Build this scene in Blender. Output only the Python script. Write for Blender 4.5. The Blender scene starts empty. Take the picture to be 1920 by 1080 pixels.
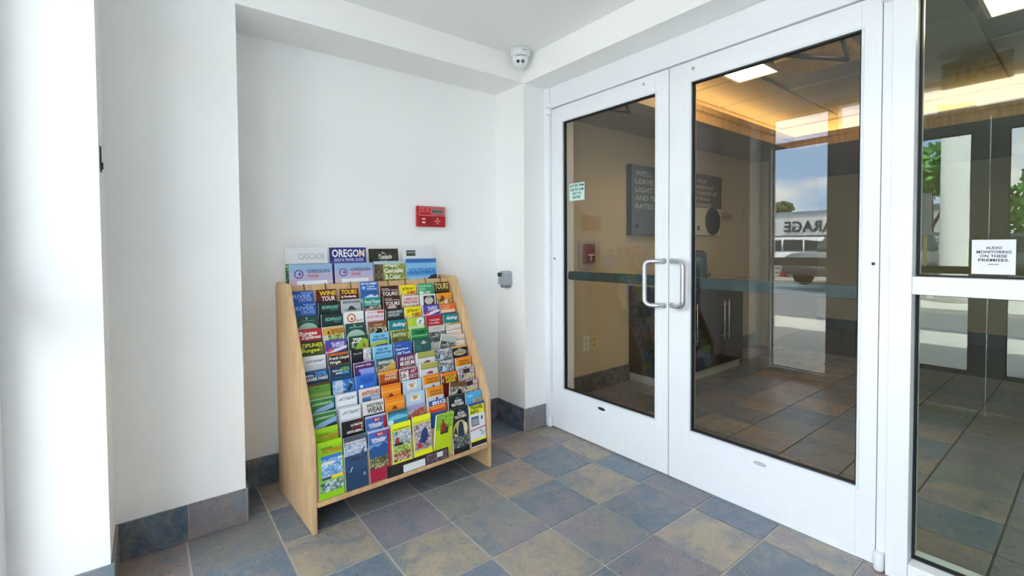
import bpy, bmesh, math, random
from mathutils import Matrix, Vector
random.seed(7)
S = bpy.context.scene
COL = S.collection
# ------------------------------------------------------------------ camera
F_PX, P_X, P_Y = 876.988, 981.179, 488.965
YAW, PIT, ROL = 0.676275, 0.026983, -0.005847
cam_d = bpy.data.cameras.new('camera')
cam = bpy.data.objects.new('camera', cam_d)
COL.objects.link(cam)
S.camera = cam
cam_d.sensor_fit = 'HORIZONTAL'
cam_d.sensor_width = 36.0
cam_d.lens = 36.0 * F_PX / 1920.0
cam_d.shift_x = -(P_X - 960.0) / 1920.0
cam_d.shift_y = (P_Y - 540.0) / 1920.0
cam_d.clip_start = 0.02
cam_d.clip_end = 500
_cy, _sy, _cp, _sp = math.cos(YAW), math.sin(YAW), math.cos(PIT), math.sin(PIT)
_f = Vector((_sy * _cp, _cy * _cp, -_sp))
_r = Vector((_cy, -_sy, 0.0))
_u = _r.cross(_f)
_cr, _sr = math.cos(ROL), math.sin(ROL)
_r2, _u2 = _r * _cr + _u * _sr, -_r * _sr + _u * _cr
M = Matrix((_r2, _u2, -_f)).transposed().to_4x4()
M.translation = Vector((-2.148, -2.1306, 1.228))
cam.matrix_world = M

# ------------------------------------------------------------------ world, sun, exposure
S.view_settings.view_transform = 'Standard'
S.view_settings.look = 'None'
S.view_settings.gamma = 1.0
S.view_settings.use_curve_mapping = False
S.view_settings.exposure = 0.41
SKY_STRENGTH = 9.0
SUN_STRENGTH = 27.0
S.cycles.max_bounces = 10
S.cycles.diffuse_bounces = 8
S.cycles.transparent_max_bounces = 16
S.cycles.sample_clamp_indirect = 8.0
w = bpy.data.worlds.new('sky')
S.world = w
w.use_nodes = True
nt = w.node_tree
nt.nodes.clear()
def wn(t, **k):
    n = nt.nodes.new(t)
    for a, v in k.items():
        n.inputs[a].default_value = v
    return n
tc = wn('ShaderNodeTexCoord')
mp = wn('ShaderNodeMapping')
mp.inputs['Scale'].default_value = (1.0, 1.0, 2.6)
mp.inputs['Location'].default_value = (0.35, 0.8, 0.1)
no = wn('ShaderNodeTexNoise', Scale=3.1, Detail=9.0, Roughness=0.58)
cr = wn('ShaderNodeValToRGB')
cr.color_ramp.elements[0].position = 0.42
cr.color_ramp.elements[0].color = (0.36, 0.52, 0.74, 1)
cr.color_ramp.elements[1].position = 0.57
cr.color_ramp.elements[1].color = (1.0, 0.935, 0.85, 1)
bg = wn('ShaderNodeBackground', Strength=SKY_STRENGTH)
out = wn('ShaderNodeOutputWorld')
nt.links.new(tc.outputs['Generated'], mp.inputs['Vector'])
nt.links.new(mp.outputs['Vector'], no.inputs['Vector'])
nt.links.new(no.outputs['Fac'], cr.inputs['Fac'])
nt.links.new(cr.outputs['Color'], bg.inputs['Color'])
nt.links.new(bg.outputs['Background'], out.inputs['Surface'])
sd = bpy.data.lights.new('sun', 'SUN')
sd.energy = SUN_STRENGTH
sd.angle = math.radians(0.6)
sd.color = (1.0, 0.95, 0.87)
sun = bpy.data.objects.new('sun', sd)
COL.objects.link(sun)
_dir = Vector((-0.30, 0.45, -0.85))          # travels away from the building, over its roof
sun.rotation_euler = _dir.to_track_quat('-Z', 'Y').to_euler()
sun.location = (8, -4, 14)

# ------------------------------------------------------------------ materials
MATS = {}
def hexlin(h):
    h = h.lstrip('#')
    c = [int(h[i:i + 2], 16) / 255.0 for i in (0, 2, 4)]
    return tuple((x / 12.92 if x <= 0.04045 else ((x + 0.055) / 1.055) ** 2.4) for x in c) + (1.0,)
def base_mat(name):
    m = bpy.data.materials.new(name)
    m.use_nodes = True
    return m, m.node_tree, m.node_tree.nodes['Principled BSDF']
def flat(hexc, rough=0.5, metal=0.0, spec=0.5, coat=0.0):
    key = ('flat', hexc, rough, metal, spec)
    if key in MATS:
        return MATS[key]
    m, t, b = base_mat('paint_' + hexc.lstrip('#'))
    # slight procedural variation
    n = t.nodes.new('ShaderNodeTexNoise')
    n.inputs['Scale'].default_value = 14.0
    mx = t.nodes.new('ShaderNodeMix')
    mx.data_type = 'RGBA'
    c = hexlin(hexc)
    mx.inputs['A'].default_value = tuple(x * 0.96 for x in c[:3]) + (1,)
    mx.inputs['B'].default_value = tuple(min(1, x * 1.04) for x in c[:3]) + (1,)
    t.links.new(n.outputs['Fac'], mx.inputs['Factor'])
    t.links.new(mx.outputs['Result'], b.inputs['Base Color'])
    b.inputs['Roughness'].default_value = rough
    b.inputs['Metallic'].default_value = metal
    b.inputs['Specular IOR Level'].default_value = spec
    MATS[key] = m
    return m
def photo(c1, c2, c3, scale=85.0, seed=0.0):
    """printed photograph: blotches of three inks"""
    key = ('photo', c1, c2, c3, scale, seed)
    if key in MATS:
        return MATS[key]
    m, t, b = base_mat('print_photo')
    g = t.nodes.new('ShaderNodeTexCoord')
    mp = t.nodes.new('ShaderNodeMapping')
    mp.inputs['Location'].default_value = (seed, seed * 0.7, seed * 1.3)
    n = t.nodes.new('ShaderNodeTexNoise')
    n.inputs['Scale'].default_value = scale
    n.inputs['Detail'].default_value = 5
    n.inputs['Roughness'].default_value = 0.65
    r = t.nodes.new('ShaderNodeValToRGB')
    r.color_ramp.elements[0].position = 0.36
    r.color_ramp.elements[0].color = hexlin(c1)
    r.color_ramp.elements[1].position = 0.64
    r.color_ramp.elements[1].color = hexlin(c3)
    e = r.color_ramp.elements.new(0.5)
    e.color = hexlin(c2)
    t.links.new(g.outputs['Object'], mp.inputs['Vector'])
    t.links.new(mp.outputs['Vector'], n.inputs['Vector'])
    t.links.new(n.outputs['Fac'], r.inputs['Fac'])
    t.links.new(r.outputs['Color'], b.inputs['Base Color'])
    b.inputs['Roughness'].default_value = 0.35
    MATS[key] = m
    return m
def wall_mat(name, hexc, rough=0.6, bump=0.05, scale=120):
    if name in MATS:
        return MATS[name]
    m, t, b = base_mat(name)
    g = t.nodes.new('ShaderNodeNewGeometry')
    n = t.nodes.new('ShaderNodeTexNoise')
    n.inputs['Scale'].default_value = scale
    n.inputs['Detail'].default_value = 4
    n2 = t.nodes.new('ShaderNodeTexNoise')
    n2.inputs['Scale'].default_value = 1.6
    mx = t.nodes.new('ShaderNodeMix')
    mx.data_type = 'RGBA'
    c = hexlin(hexc)
    mx.inputs['A'].default_value = tuple(x * 0.97 for x in c[:3]) + (1,)
    mx.inputs['B'].default_value = c
    bp = t.nodes.new('ShaderNodeBump')
    bp.inputs['Strength'].default_value = bump
    bp.inputs['Distance'].default_value = 0.004
    for a in (n, n2):
        t.links.new(g.outputs['Position'], a.inputs['Vector'])
    t.links.new(n2.outputs['Fac'], mx.inputs['Factor'])
    t.links.new(mx.outputs['Result'], b.inputs['Base Color'])
    t.links.new(n.outputs['Fac'], bp.inputs['Height'])
    t.links.new(bp.outputs['Normal'], b.inputs['Normal'])
    b.inputs['Roughness'].default_value = rough
    MATS[name] = m
    return m
def slate_mat():
    """slate-look ceramic: object colour is the tile's own glaze, clouded with blue, mauve and ochre"""
    if 'slate' in MATS:
        return MATS['slate']
    m, t, b = base_mat('slate_tile')
    oi = t.nodes.new('ShaderNodeObjectInfo')
    g = t.nodes.new('ShaderNodeNewGeometry')
    def noise(scale, detail, rough, dist=0.0):
        n = t.nodes.new('ShaderNodeTexNoise')
        n.inputs['Scale'].default_value = scale
        n.inputs['Detail'].default_value = detail
        n.inputs['Roughness'].default_value = rough
        n.inputs['Distortion'].default_value = dist
        t.links.new(g.outputs['Position'], n.inputs['Vector'])
        return n
    def mix(a, bcol, fac, blend='MIX'):
        x = t.nodes.new('ShaderNodeMix')
        x.data_type = 'RGBA'
        x.blend_type = blend
        if isinstance(a, tuple): x.inputs['A'].default_value = a
        else: t.links.new(a, x.inputs['A'])
        if isinstance(bcol, tuple): x.inputs['B'].default_value = bcol
        else: t.links.new(bcol, x.inputs['B'])
        t.links.new(fac, x.inputs['Factor'])
        return x.outputs['Result']
    def ramp(src, p0, p1, lo=0.0, hi=1.0):
        r = t.nodes.new('ShaderNodeMapRange')
        r.inputs['From Min'].default_value = p0
        r.inputs['From Max'].default_value = p1
        r.inputs['To Min'].default_value = lo
        r.inputs['To Max'].default_value = hi
        t.links.new(src, r.inputs['Value'])
        return r.outputs['Result']
    n1, n2, n3, n4 = noise(7, 8, 0.66, 0.6), noise(4.3, 7, 0.64, 0.8), noise(26, 9, 0.74, 1.6), noise(11, 9, 0.70, 1.5)
    n5 = noise(46, 8, 0.78, 2.2)
    c = mix(oi.outputs['Color'], hexlin('#64768a'), ramp(n1.outputs['Fac'], 0.46, 0.62, 0, 0.75))
    c = mix(c, hexlin('#8b808f'), ramp(n2.outputs['Fac'], 0.50, 0.64, 0, 0.65))
    c = mix(c, hexlin('#a09786'), ramp(n4.outputs['Fac'], 0.46, 0.74, 0, 0.6))
    c = mix(c, hexlin('#48515a'), ramp(n3.outputs['Fac'], 0.50, 0.78, 0, 0.55))
    c = mix(c, hexlin('#b4afa6'), ramp(n5.outputs['Fac'], 0.56, 0.74, 0, 0.5))
    t.links.new(c, b.inputs['Base Color'])
    bp = t.nodes.new('ShaderNodeBump')
    bp.inputs['Strength'].default_value = 0.45
    bp.inputs['Distance'].default_value = 0.006
    t.links.new(n4.outputs['Fac'], bp.inputs['Height'])
    t.links.new(bp.outputs['Normal'], b.inputs['Normal'])
    t.links.new(ramp(n3.outputs['Fac'], 0.3, 0.8, 0.22, 0.46), b.inputs['Roughness'])
    MATS['slate'] = m
    return m
def wood_mat(name='maple', c1='#c29e74', c2='#d6b68d'):
    if name in MATS:
        return MATS[name]
    m, t, b = base_mat(name)
    g = t.nodes.new('ShaderNodeTexCoord')
    mp = t.nodes.new('ShaderNodeMapping')
    mp.inputs['Scale'].default_value = (9.0, 9.0, 1.2)
    n = t.nodes.new('ShaderNodeTexNoise')
    n.inputs['Scale'].default_value = 4.0
    n.inputs['Detail'].default_value = 7
    n.inputs['Distortion'].default_value = 0.5
    r = t.nodes.new('ShaderNodeValToRGB')
    r.color_ramp.elements[0].position = 0.3
    r.color_ramp.elements[0].color = hexlin(c1)
    r.color_ramp.elements[1].position = 0.68
    r.color_ramp.elements[1].color = hexlin(c2)
    t.links.new(g.outputs['Object'], mp.inputs['Vector'])
    t.links.new(mp.outputs['Vector'], n.inputs['Vector'])
    t.links.new(n.outputs['Fac'], r.inputs['Fac'])
    t.links.new(r.outputs['Color'], b.inputs['Base Color'])
    b.inputs['Roughness'].default_value = 0.42
    MATS[name] = m
    return m
def glass_mat(key='glass', tint=(0.95, 0.965, 0.958, 1)):
    """clear pane: transmits straight through, mirrors by its Fresnel share at each face"""
    if key in MATS:
        return MATS[key]
    m = bpy.data.materials.new('clear_pane')
    m.use_nodes = True
    t = m.node_tree
    t.nodes.clear()
    g = t.nodes.new('ShaderNodeNewGeometry')
    d = t.nodes.new('ShaderNodeVectorMath'); d.operation = 'DOT_PRODUCT'
    ab = t.nodes.new('ShaderNodeMath'); ab.operation = 'ABSOLUTE'
    om = t.nodes.new('ShaderNodeMath'); om.operation = 'SUBTRACT'; om.inputs[0].default_value = 1.0
    pw = t.nodes.new('ShaderNodeMath'); pw.operation = 'POWER'; pw.inputs[1].default_value = 5.0
    ml = t.nodes.new('ShaderNodeMath'); ml.operation = 'MULTIPLY_ADD'
    ml.inputs[1].default_value = 0.96; ml.inputs[2].default_value = 0.04
    tr = t.nodes.new('ShaderNodeBsdfTransparent'); tr.inputs['Color'].default_value = tint
    gl = t.nodes.new('ShaderNodeBsdfGlossy'); gl.inputs['Roughness'].default_value = 0.0
    gl.inputs['Color'].default_value = (1, 1, 1, 1)
    mx = t.nodes.new('ShaderNodeMixShader')
    o = t.nodes.new('ShaderNodeOutputMaterial')
    t.links.new(g.outputs['Incoming'], d.inputs[0])
    t.links.new(g.outputs['Normal'], d.inputs[1])
    t.links.new(d.outputs['Value'], ab.inputs[0])
    t.links.new(ab.outputs[0], om.inputs[1])
    t.links.new(om.outputs[0], pw.inputs[0])
    t.links.new(pw.outputs[0], ml.inputs[0])
    t.links.new(ml.outputs[0], mx.inputs['Fac'])
    t.links.new(tr.outputs[0], mx.inputs[1])
    t.links.new(gl.outputs[0], mx.inputs[2])
    t.links.new(mx.outputs[0], o.inputs['Surface'])
    MATS[key] = m
    return m
def emit_mat(name, hexc, strength):
    if name in MATS:
        return MATS[name]
    m, t, b = base_mat(name)
    b.inputs['Base Color'].default_value = hexlin(hexc)
    b.inputs['Emission Color'].default_value = hexlin(hexc)
    b.inputs['Emission Strength'].default_value = strength
    MATS[name] = m
    return m

WALL = wall_mat('vestibule_paint', '#f3f3f2')
BEIGE = wall_mat('lobby_paint', '#c2b08e')
CEIL = wall_mat('ceiling_paint', '#f1f2f1')
ALU = flat('#eceef3', 0.32)
ALU2 = flat('#dfe3e8', 0.4)
BLACK = flat('#0b0c0f', 0.45)
GASKET = flat('#0d1016', 0.6)
STEEL = flat('#c9ccd0', 0.28, 0.85)
GLASS = glass_mat()
SLATE = slate_mat()
MAPLE = wood_mat()
PAPER = flat('#e9e9e6', 0.6)
DARKCAB = flat('#17161a', 0.35)

# ------------------------------------------------------------------ mesh helpers
def new_obj(name, bm, mats, parent=None, smooth=False):
    me = bpy.data.meshes.new(name)
    bm.normal_update()
    bm.to_mesh(me)
    bm.free()
    for x in (mats if isinstance(mats, (list, tuple)) else [mats]):
        me.materials.append(x)
    if smooth:
        for p in me.polygons:
            p.use_smooth = True
    o = bpy.data.objects.new(name, me)
    COL.objects.link(o)
    if parent is not None:
        o.parent = parent
    return o
def bm_box(bm, x0, x1, y0, y1, z0, z1, bev=0.0, mi=0):
    r = bmesh.ops.create_cube(bm, size=1.0)
    vs = r['verts']
    for v in vs:
        v.co.x = x0 + (v.co.x + 0.5) * (x1 - x0)
        v.co.y = y0 + (v.co.y + 0.5) * (y1 - y0)
        v.co.z = z0 + (v.co.z + 0.5) * (z1 - z0)
    fs = set()
    for v in vs:
        for f in v.link_faces:
            fs.add(f)
    for f in fs:
        f.material_index = mi
    if bev > 0:
        es = set()
        for f in fs:
            for e in f.edges:
                es.add(e)
        bmesh.ops.bevel(bm, geom=list(es), offset=bev, segments=2, affect='EDGES', profile=0.5)
def box(name, x0, x1, y0, y1, z0, z1, m, parent=None, bev=0.0):
    bm = bmesh.new()
    bm_box(bm, min(x0, x1), max(x0, x1), min(y0, y1), max(y0, y1), min(z0, z1), max(z0, z1), bev)
    return new_obj(name, bm, m, parent)
def bm_tube(bm, pts, r, seg=10, cap=True, mi=0):
    pts = [Vector(p) for p in pts]
    rings = []
    up = Vector((0, 0, 1))
    prev = None
    for i, p in enumerate(pts):
        if i == 0: d = pts[1] - p
        elif i == len(pts) - 1: d = p - pts[i - 1]
        else: d = (pts[i + 1] - p).normalized() + (p - pts[i - 1]).normalized()
        d.normalize()
        if prev is None:
            a = up if abs(d.dot(up)) < 0.9 else Vector((1, 0, 0))
            n = d.cross(a).normalized()
        else:
            n = (prev - d * prev.dot(d)).normalized()
        prev = n
        b = d.cross(n)
        rr = r[i] if isinstance(r, (list, tuple)) else r
        rings.append([bm.verts.new(p + (n * math.cos(2 * math.pi * k / seg) + b * math.sin(2 * math.pi * k / seg)) * rr) for k in range(seg)])
    for a, b in zip(rings, rings[1:]):
        for k in range(seg):
            f = bm.faces.new((a[k], a[(k + 1) % seg], b[(k + 1) % seg], b[k]))
            f.smooth = True
            f.material_index = mi
    if cap:
        bm.faces.new(rings[0][::-1]).material_index = mi
        bm.faces.new(rings[-1]).material_index = mi
def tube(name, pts, r, m, parent=None, seg=10):
    bm = bmesh.new()
    bm_tube(bm, pts, r, seg)
    return new_obj(name, bm, m, parent)
def bm_lathe(bm, prof, seg=24, mi=0, mat=None):
    """prof: (radius, z) from bottom to top, about z"""
    rings = []
    for r, z in prof:
        ring = []
        for k in range(seg):
            co = Vector((r * math.cos(2 * math.pi * k / seg), r * math.sin(2 * math.pi * k / seg), z))
            if mat is not None: co = mat @ co
            ring.append(bm.verts.new(co))
        rings.append(ring)
    for a, b in zip(rings, rings[1:]):
        for k in range(seg):
            f = bm.faces.new((a[k], a[(k + 1) % seg], b[(k + 1) % seg], b[k]))
            f.smooth = True
            f.material_index = mi
    bm.faces.new(rings[0][::-1]).material_index = mi
    bm.faces.new(rings[-1]).material_index = mi
def bm_prism(bm, poly, a0, a1, axis='x', mi=0):
    """extrude a closed 2-d polygon along an axis; poly is (y,z) for x, (x,z) for y, (x,y) for z"""
    def mk(p, a):
        if axis == 'x': return (a, p[0], p[1])
        if axis == 'y': return (p[0], a, p[1])
        return (p[0], p[1], a)
    A = [bm.verts.new(mk(p, a0)) for p in poly]
    B = [bm.verts.new(mk(p, a1)) for p in poly]
    n = len(poly)
    fs = [bm.faces.new(A), bm.faces.new(B[::-1])]
    for i in range(n):
        fs.append(bm.faces.new((A[i], B[i], B[(i + 1) % n], A[(i + 1) % n])))
    for f in fs:
        f.material_index = mi
    bmesh.ops.recalc_face_normals(bm, faces=fs)
def prism(name, poly, a0, a1, m, parent=None, axis='x', bev=0.0):
    bm = bmesh.new()
    bm_prism(bm, poly, a0, a1, axis)
    if bev:
        bmesh.ops.bevel(bm, geom=list(bm.edges), offset=bev, segments=2, affect='EDGES')
    return new_obj(name, bm, m, parent)
def empty(name, loc=(0, 0, 0), rz=0.0):
    o = bpy.data.objects.new(name, None)
    o.empty_display_size = 0.05
    COL.objects.link(o)
    o.location = loc
    o.rotation_euler = (0, 0, rz)
    return o
def tag(o, label, cat, group=None):
    o['label'] = label
    o['category'] = cat
    if group: o['group'] = group
    return o
def struct(o, label=None):
    o['kind'] = 'structure'
    if label: o['label'] = label
    return o
_TXT = {}
def text_geo(s, bold):
    """flat letter outlines normalised to the unit box"""
    key = (s, bold)
    if key in _TXT:
        return _TXT[key]
    cu = bpy.data.curves.new('t', 'FONT')
    cu.body = s
    cu.resolution_u = 2
    cu.offset = 0.024 if bold else 0.0
    cu.space_line = 0.9
    cu.align_x = 'CENTER' if '\n' in s else 'LEFT'
    ob = bpy.data.objects.new('t', cu)
    COL.objects.link(ob)
    dg = bpy.context.evaluated_depsgraph_get()
    me = bpy.data.meshes.new_from_object(ob.evaluated_get(dg))
    vs = [(v.co.x, v.co.y) for v in me.vertices]
    fs = [tuple(p.vertices) for p in me.polygons]
    bpy.data.objects.remove(ob)
    bpy.data.curves.remove(cu)
    bpy.data.meshes.remove(me)
    x0 = min(v[0] for v in vs); x1 = max(v[0] for v in vs)
    y0 = min(v[1] for v in vs); y1 = max(v[1] for v in vs)
    vs = [((x - x0) / max(1e-6, x1 - x0), (y - y0) / max(1e-6, y1 - y0)) for x, y in vs]
    _TXT[key] = (vs, fs)
    return _TXT[key]
def bm_text(bm, s, origin, ux, uy, bold=True, mi=0, slant=0.0):
    """letters filling the box origin + [0,1]*ux + [0,1]*uy"""
    vs, fs = text_geo(s, bold)
    o, ux, uy = Vector(origin), Vector(ux), Vector(uy)
    vv = [bm.verts.new(o + ux * (x + slant * (y - 0.5)) + uy * y) for x, y in vs]
    for f in fs:
        try:
            bm.faces.new([vv[i] for i in f]).material_index = mi
        except ValueError:
            pass

# ------------------------------------------------------------------ dimensions
P = 0.3125                 # tile pitch
X0 = -4.546 * P            # grid line i = 0
YF, YB = 0.285, 0.60       # column faces, alcove wall
XL, XJ = -2.27, -1.825     # left wall face, right edge of the column
XP = -0.20                 # pilaster and door beam face
ZC, ZS = 2.475, 2.312      # ceiling, soffit

# ------------------------------------------------------------------ shell
struct(box('wall_back', XJ - 0.05, XP + 0.02, YB, YB + 0.12, -0.05, 2.62, WALL))
struct(box('wall_column', -2.30, XJ, YF, 0.72, -0.05, 2.62, WALL), 'white wall column left of the brochure alcove')
struct(box('wall_left', -2.62, XL, -0.008, 0.72, -0.05, 2.62, WALL), 'bright white wall end beside the outer window')
struct(box('wall_pilaster', XP, 0.26, YF, 0.72, -0.05, 2.62, WALL), 'white pilaster between alcove and doors')
struct(box('ceiling_soffit', XJ, XP, YF, YB, ZS, 2.62, WALL), 'white dropped soffit above the brochure alcove')
struct(box('ceiling_beam', XP, 0.26, -3.2, YF, 2.308, 2.62, WALL), 'white beam above the glass doors')
struct(box('ceiling', -2.62, XP, -3.2, YF, ZC, 2.62, CEIL))
struct(box('wall_right', -2.62, 0.26, -3.32, -3.2, -0.05, 2.62, WALL))
fl = struct(box('floor', -2.62, 6.0, -3.7, 0.72, -0.08, -0.004, wall_mat('grout', '#b9b8b5', 0.9, 0.3, 260)))

struct(box('floor_lobby', 0.07, 5.80, -3.7, 0.62, -0.0039, -0.0022, wall_mat('lobby_grout', '#4a463f', 0.9, 0.3, 260)), 'dark jointed lobby floor')
# floor tiles -------------------------------------------------------
TAN, BLUE, GREY, MAUVE, RUST, DARK = '#948a7b', '#5c6b7c', '#767878', '#736d79', '#937f6f', '#565c61'
KNOWN = {(0, -1): MAUVE, (-1, -1): TAN, (1, -1): GREY, (2, -1): RUST, (3, -1): BLUE, (0, -2): TAN, (1, -2): GREY,
         (2, -2): BLUE, (3, -2): TAN, (2, -3): GREY, (3, -3): BLUE, (4, -1): TAN, (4, -2): BLUE, (4, -3): MAUVE,
         (4, -4): BLUE, (3, -4): TAN, (2, -4): MAUVE, (1, -3): TAN, (1, 0): DARK, (2, 0): DARK, (3, 0): RUST,
         (0, 0): GREY, (-1, 0): BLUE, (-2, 0): GREY, (-2, -1): BLUE, (-3, 0): RUST, (4, 0): TAN, (-3, -1): BLUE,
         (4, -5): TAN, (3, -5): BLUE, (0, -3): BLUE, (-1, -2): BLUE, (2, -5): GREY, (-2, 1): DARK, (-1, 1): TAN}
g = 0.0042
bm = bmesh.new()
bm_box(bm, g, P - g, g, P - g, -0.004, 0.0, 0.0010)
tile_me = bpy.data.meshes.new('floor_tile')
bm.normal_update(); bm.to_mesh(tile_me); bm.free()
tile_me.materials.append(SLATE)
pal = [TAN, BLUE, GREY, MAUVE, RUST, DARK, GREY, BLUE]
for i in range(-4, 17):
    for j in range(-10, 2):
        x, y = X0 + i * P, j * P
        o = bpy.data.objects.new('floor_tile', tile_me)
        COL.objects.link(o)
        o.parent = fl
        o.location = (x, y, random.uniform(-0.0006, 0.0006))
        c = hexlin(KNOWN.get((i, j), random.choice(pal)))
        k = random.uniform(1.12, 1.32)
        o.color = (c[0] * k, c[1] * k, c[2] * k, 1)

# baseboards of cut tile --------------------------------------------
BH, BT = 0.152, 0.011
def baseboard(name, p0, p1, nrm, cuts, cols):
    """run of upright tiles from p0 to p1; nrm points into the room"""
    p0, p1, nrm = Vector(p0), Vector(p1), Vector(nrm)
    L = (p1 - p0).length
    d = (p1 - p0) / L
    bm = bmesh.new()
    a, b = p0, p1 + nrm * (BT * 0.6)
    bm_box(bm, min(a.x, b.x), max(a.x, b.x), min(a.y, b.y), max(a.y, b.y), 0, BH - 0.002)
    root = struct(new_obj(name, bm, wall_mat('grout', '#8f8e8c')))
    cs = [0.0] + cuts + [L]
    for k in range(len(cs) - 1):
        a = p0 + d * (cs[k] + 0.0015)
        b = p0 + d * (cs[k + 1] - 0.0015) + nrm * BT
        o = box('base_tile', a.x, b.x, a.y, b.y, 0.0015, BH, SLATE, root, 0.001)
        o.color = hexlin(cols[k % len(cols)])
    return root
baseboard('baseboard_column', (XL, YF), (XJ, YF), (0, -1), [0.232], ['#46586a', '#7d7478'])
baseboard('baseboard_column_side', (XJ, YF - 0.0), (XJ, YB), (1, 0), [], [DARK])
baseboard('baseboard_left', (XL, -0.008), (XL, YF - BT), (1, 0), [], ['#7a7568'])
baseboard('baseboard_left_end', (-2.5, -0.008), (XL + BT, -0.008), (0, -1), [], ['#6f8489'])
baseboard('baseboard_back', (XJ + BT, YB), (XP, YB), (0, -1), [0.045, 0.36, 0.675, 0.99, 1.305], ['#343a3e', '#3f4d57', '#4f5a60', '#44505a', '#5a5f62', '#454f55'])
baseboard('baseboard_pilaster_side', (XP, YF), (XP, YB - BT), (-1, 0), [], ['#33475a'])
baseboard('baseboard_pilaster', (XP - BT, YF), (-0.022, YF), (0, -1), [], ['#7c7672'])
baseboard('baseboard_lobby', (0.27, 0.62), (3.80, 0.62), (0, -1), [0.25, 0.56, 0.87, 1.18, 1.49, 1.8, 2.1, 2.4, 2.7, 3.0, 3.3], ['#4c4c4c', '#565450', '#45494c'])

# ------------------------------------------------------------------ storefronts
def gasket(parent, x, y0, y1, z0, z1, t=0.006):
    bm = bmesh.new()
    for a, b, c, d in ((y0, y1, z0, z0 + t), (y0, y1, z1 - t, z1), (y0, y0 + t, z0 + t, z1 - t), (y1 - t, y1, z0 + t, z1 - t)):
        bm_box(bm, x, x + 0.022, a, b, c, d)
    return new_obj('gasket', bm, GASKET, parent)
def bead(parent, x, y0, y1, z0, z1, t=0.010, side=-1):
    """sloping glazing bead around the opening, outside the gasket"""
    bm = bmesh.new()
    for a, b, c, d in ((y0 - t, y1 + t, z0 - t, z0), (y0 - t, y1 + t, z1, z1 + t), (y0 - t, y0, z0, z1), (y1, y1 + t, z0, z1)):
        bm_box(bm, x - 0.004, x + 0.004, a, b, c, d, 0.0015)
    return new_obj('glazing_bead', bm, ALU2, parent)
def leaf(name, label, x, y0, y1, gy0, gy1, inner):
    """storefront door leaf from y0 (lower y) to y1, glass opening gy0..gy1; inner = side of the lobby bar (+1/-1)"""
    r = struct(empty(name, (0, 0, 0)), label)
    zb, zt, g0, g1 = 0.008, 2.163, 0.288, 2.057
    th = 0.045
    box('stile', x, x + th, y0, gy0, zb, zt, ALU, r, 0.0015)
    box('stile', x, x + th, gy1, y1, zb, zt, ALU, r, 0.0015)
    box('top_rail', x, x + th, gy0, gy1, g1, zt, ALU, r)
    box('bottom_rail', x, x + th, gy0, gy1, zb, g0, ALU, r)
    p = box('glass_pane', x + 0.018, x + 0.024, gy0, gy1, g0, g1, GLASS, r)
    gasket(r, x + 0.008, gy0, gy1, g0, g1)
    bead(r, x + 0.002, gy0, gy1, g0, g1)
    # flat push bar on the far side
    xb = x + th + 0.045 if inner > 0 else x - 0.045
    bar = box('push_bar', xb - 0.012, xb + 0.012, gy0 - 0.03, gy1 + 0.03, 1.012, 1.07, flat('#062e30', 0.35), r, 0.003)
    for yy in (gy0 - 0.02, gy1 + 0.02):
        a, b = (x + th, xb - 0.012) if inner > 0 else (xb + 0.012, x)
        box('push_bar_bracket', a, b, yy - 0.012, yy + 0.012, 1.02, 1.062, flat('#062e30', 0.35), bar)
    return r
def pull(parent, y_base, y_grip, x, d, z0, z1, sgn=-1):
    r = 0.0125
    xg = x + sgn * d
    def arc(z, dz):
        pts = [(x, y_base, z), (x + sgn * d * 0.55, y_base + (y_grip - y_base) * 0.28, z)]
        for a in range(0, 5):
            t = a / 4 * math.pi / 2
            cy = y_grip - (y_grip - y_base) * 0.35 * (1 - math.sin(t))
            pts.append((xg + sgn * (-d * 0.22) * (1 - math.sin(t)), cy, z + dz * (1 - math.cos(t)) * 0.03))
        return pts
    top = arc(z1, -1)
    bot = arc(z0, 1)
    h = tube('pull_handle', top + [(xg, y_grip, (z0 + z1) / 2)] + bot[::-1], r, STEEL, parent, 12)
    for z in (z0, z1):
        bm = bmesh.new()
        m4 = Matrix.Translation((x, y_base, z)) @ Matrix.Rotation(math.radians(90) * sgn, 4, 'Y')
        bm_lathe(bm, [(0.015, 0), (0.015, 0.006)], 16, 0, m4)
        new_obj('mounting_collar', bm, STEEL, h)
    return h
def disc(name, c, r, h, axis, m, parent):
    bm = bmesh.new()
    rot = {'x': Matrix.Rotation(math.radians(90), 4, 'Y'), 'z': Matrix.Identity(4), 'y': Matrix.Rotation(math.radians(90), 4, 'X')}[axis]
    bm_lathe(bm, [(r, 0), (r, h * 0.8), (r * 0.85, h)], 16, 0, Matrix.Translation(c) @ rot)
    return new_obj(name, bm, m, parent)

# inner storefront
fr = struct(empty('trim_1'), 'white metal frame around the glass double doors')
box('jamb', -0.022, 0.11, 0.235, YF - 0.0005, 0, 2.3075, ALU, fr, 0.0015)
box('jamb', -0.004, 0.10, -1.632, -1.600, 0, 2.168, ALU, fr, 0.001)
box('header', -0.012, 0.11, -1.632, 0.235, 2.168, 2.3075, ALU, fr, 0.0015)
box('mullion', -0.022, 0.11, -1.698, -1.633, 0, 2.3075, ALU, fr, 0.0015)
box('threshold', 0.0, 0.12, -1.60, 0.235, 0.0, 0.006, STEEL, fr)
d1 = leaf('door_1', 'left leaf of the white framed glass doors, with entry notice', 0.0, -0.680, 0.232, -0.597, 0.122, 1)
d2 = leaf('door_2', 'right leaf of the white framed glass doors, nearer the sidelight', 0.0, -1.596, -0.686, -1.531, -0.812, 1)
pull(d1, -0.657, -0.566, 0.0, 0.052, 0.917, 1.154)
pull(d2, -0.705, -0.800, 0.0, 0.052, 0.922, 1.156)
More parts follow.
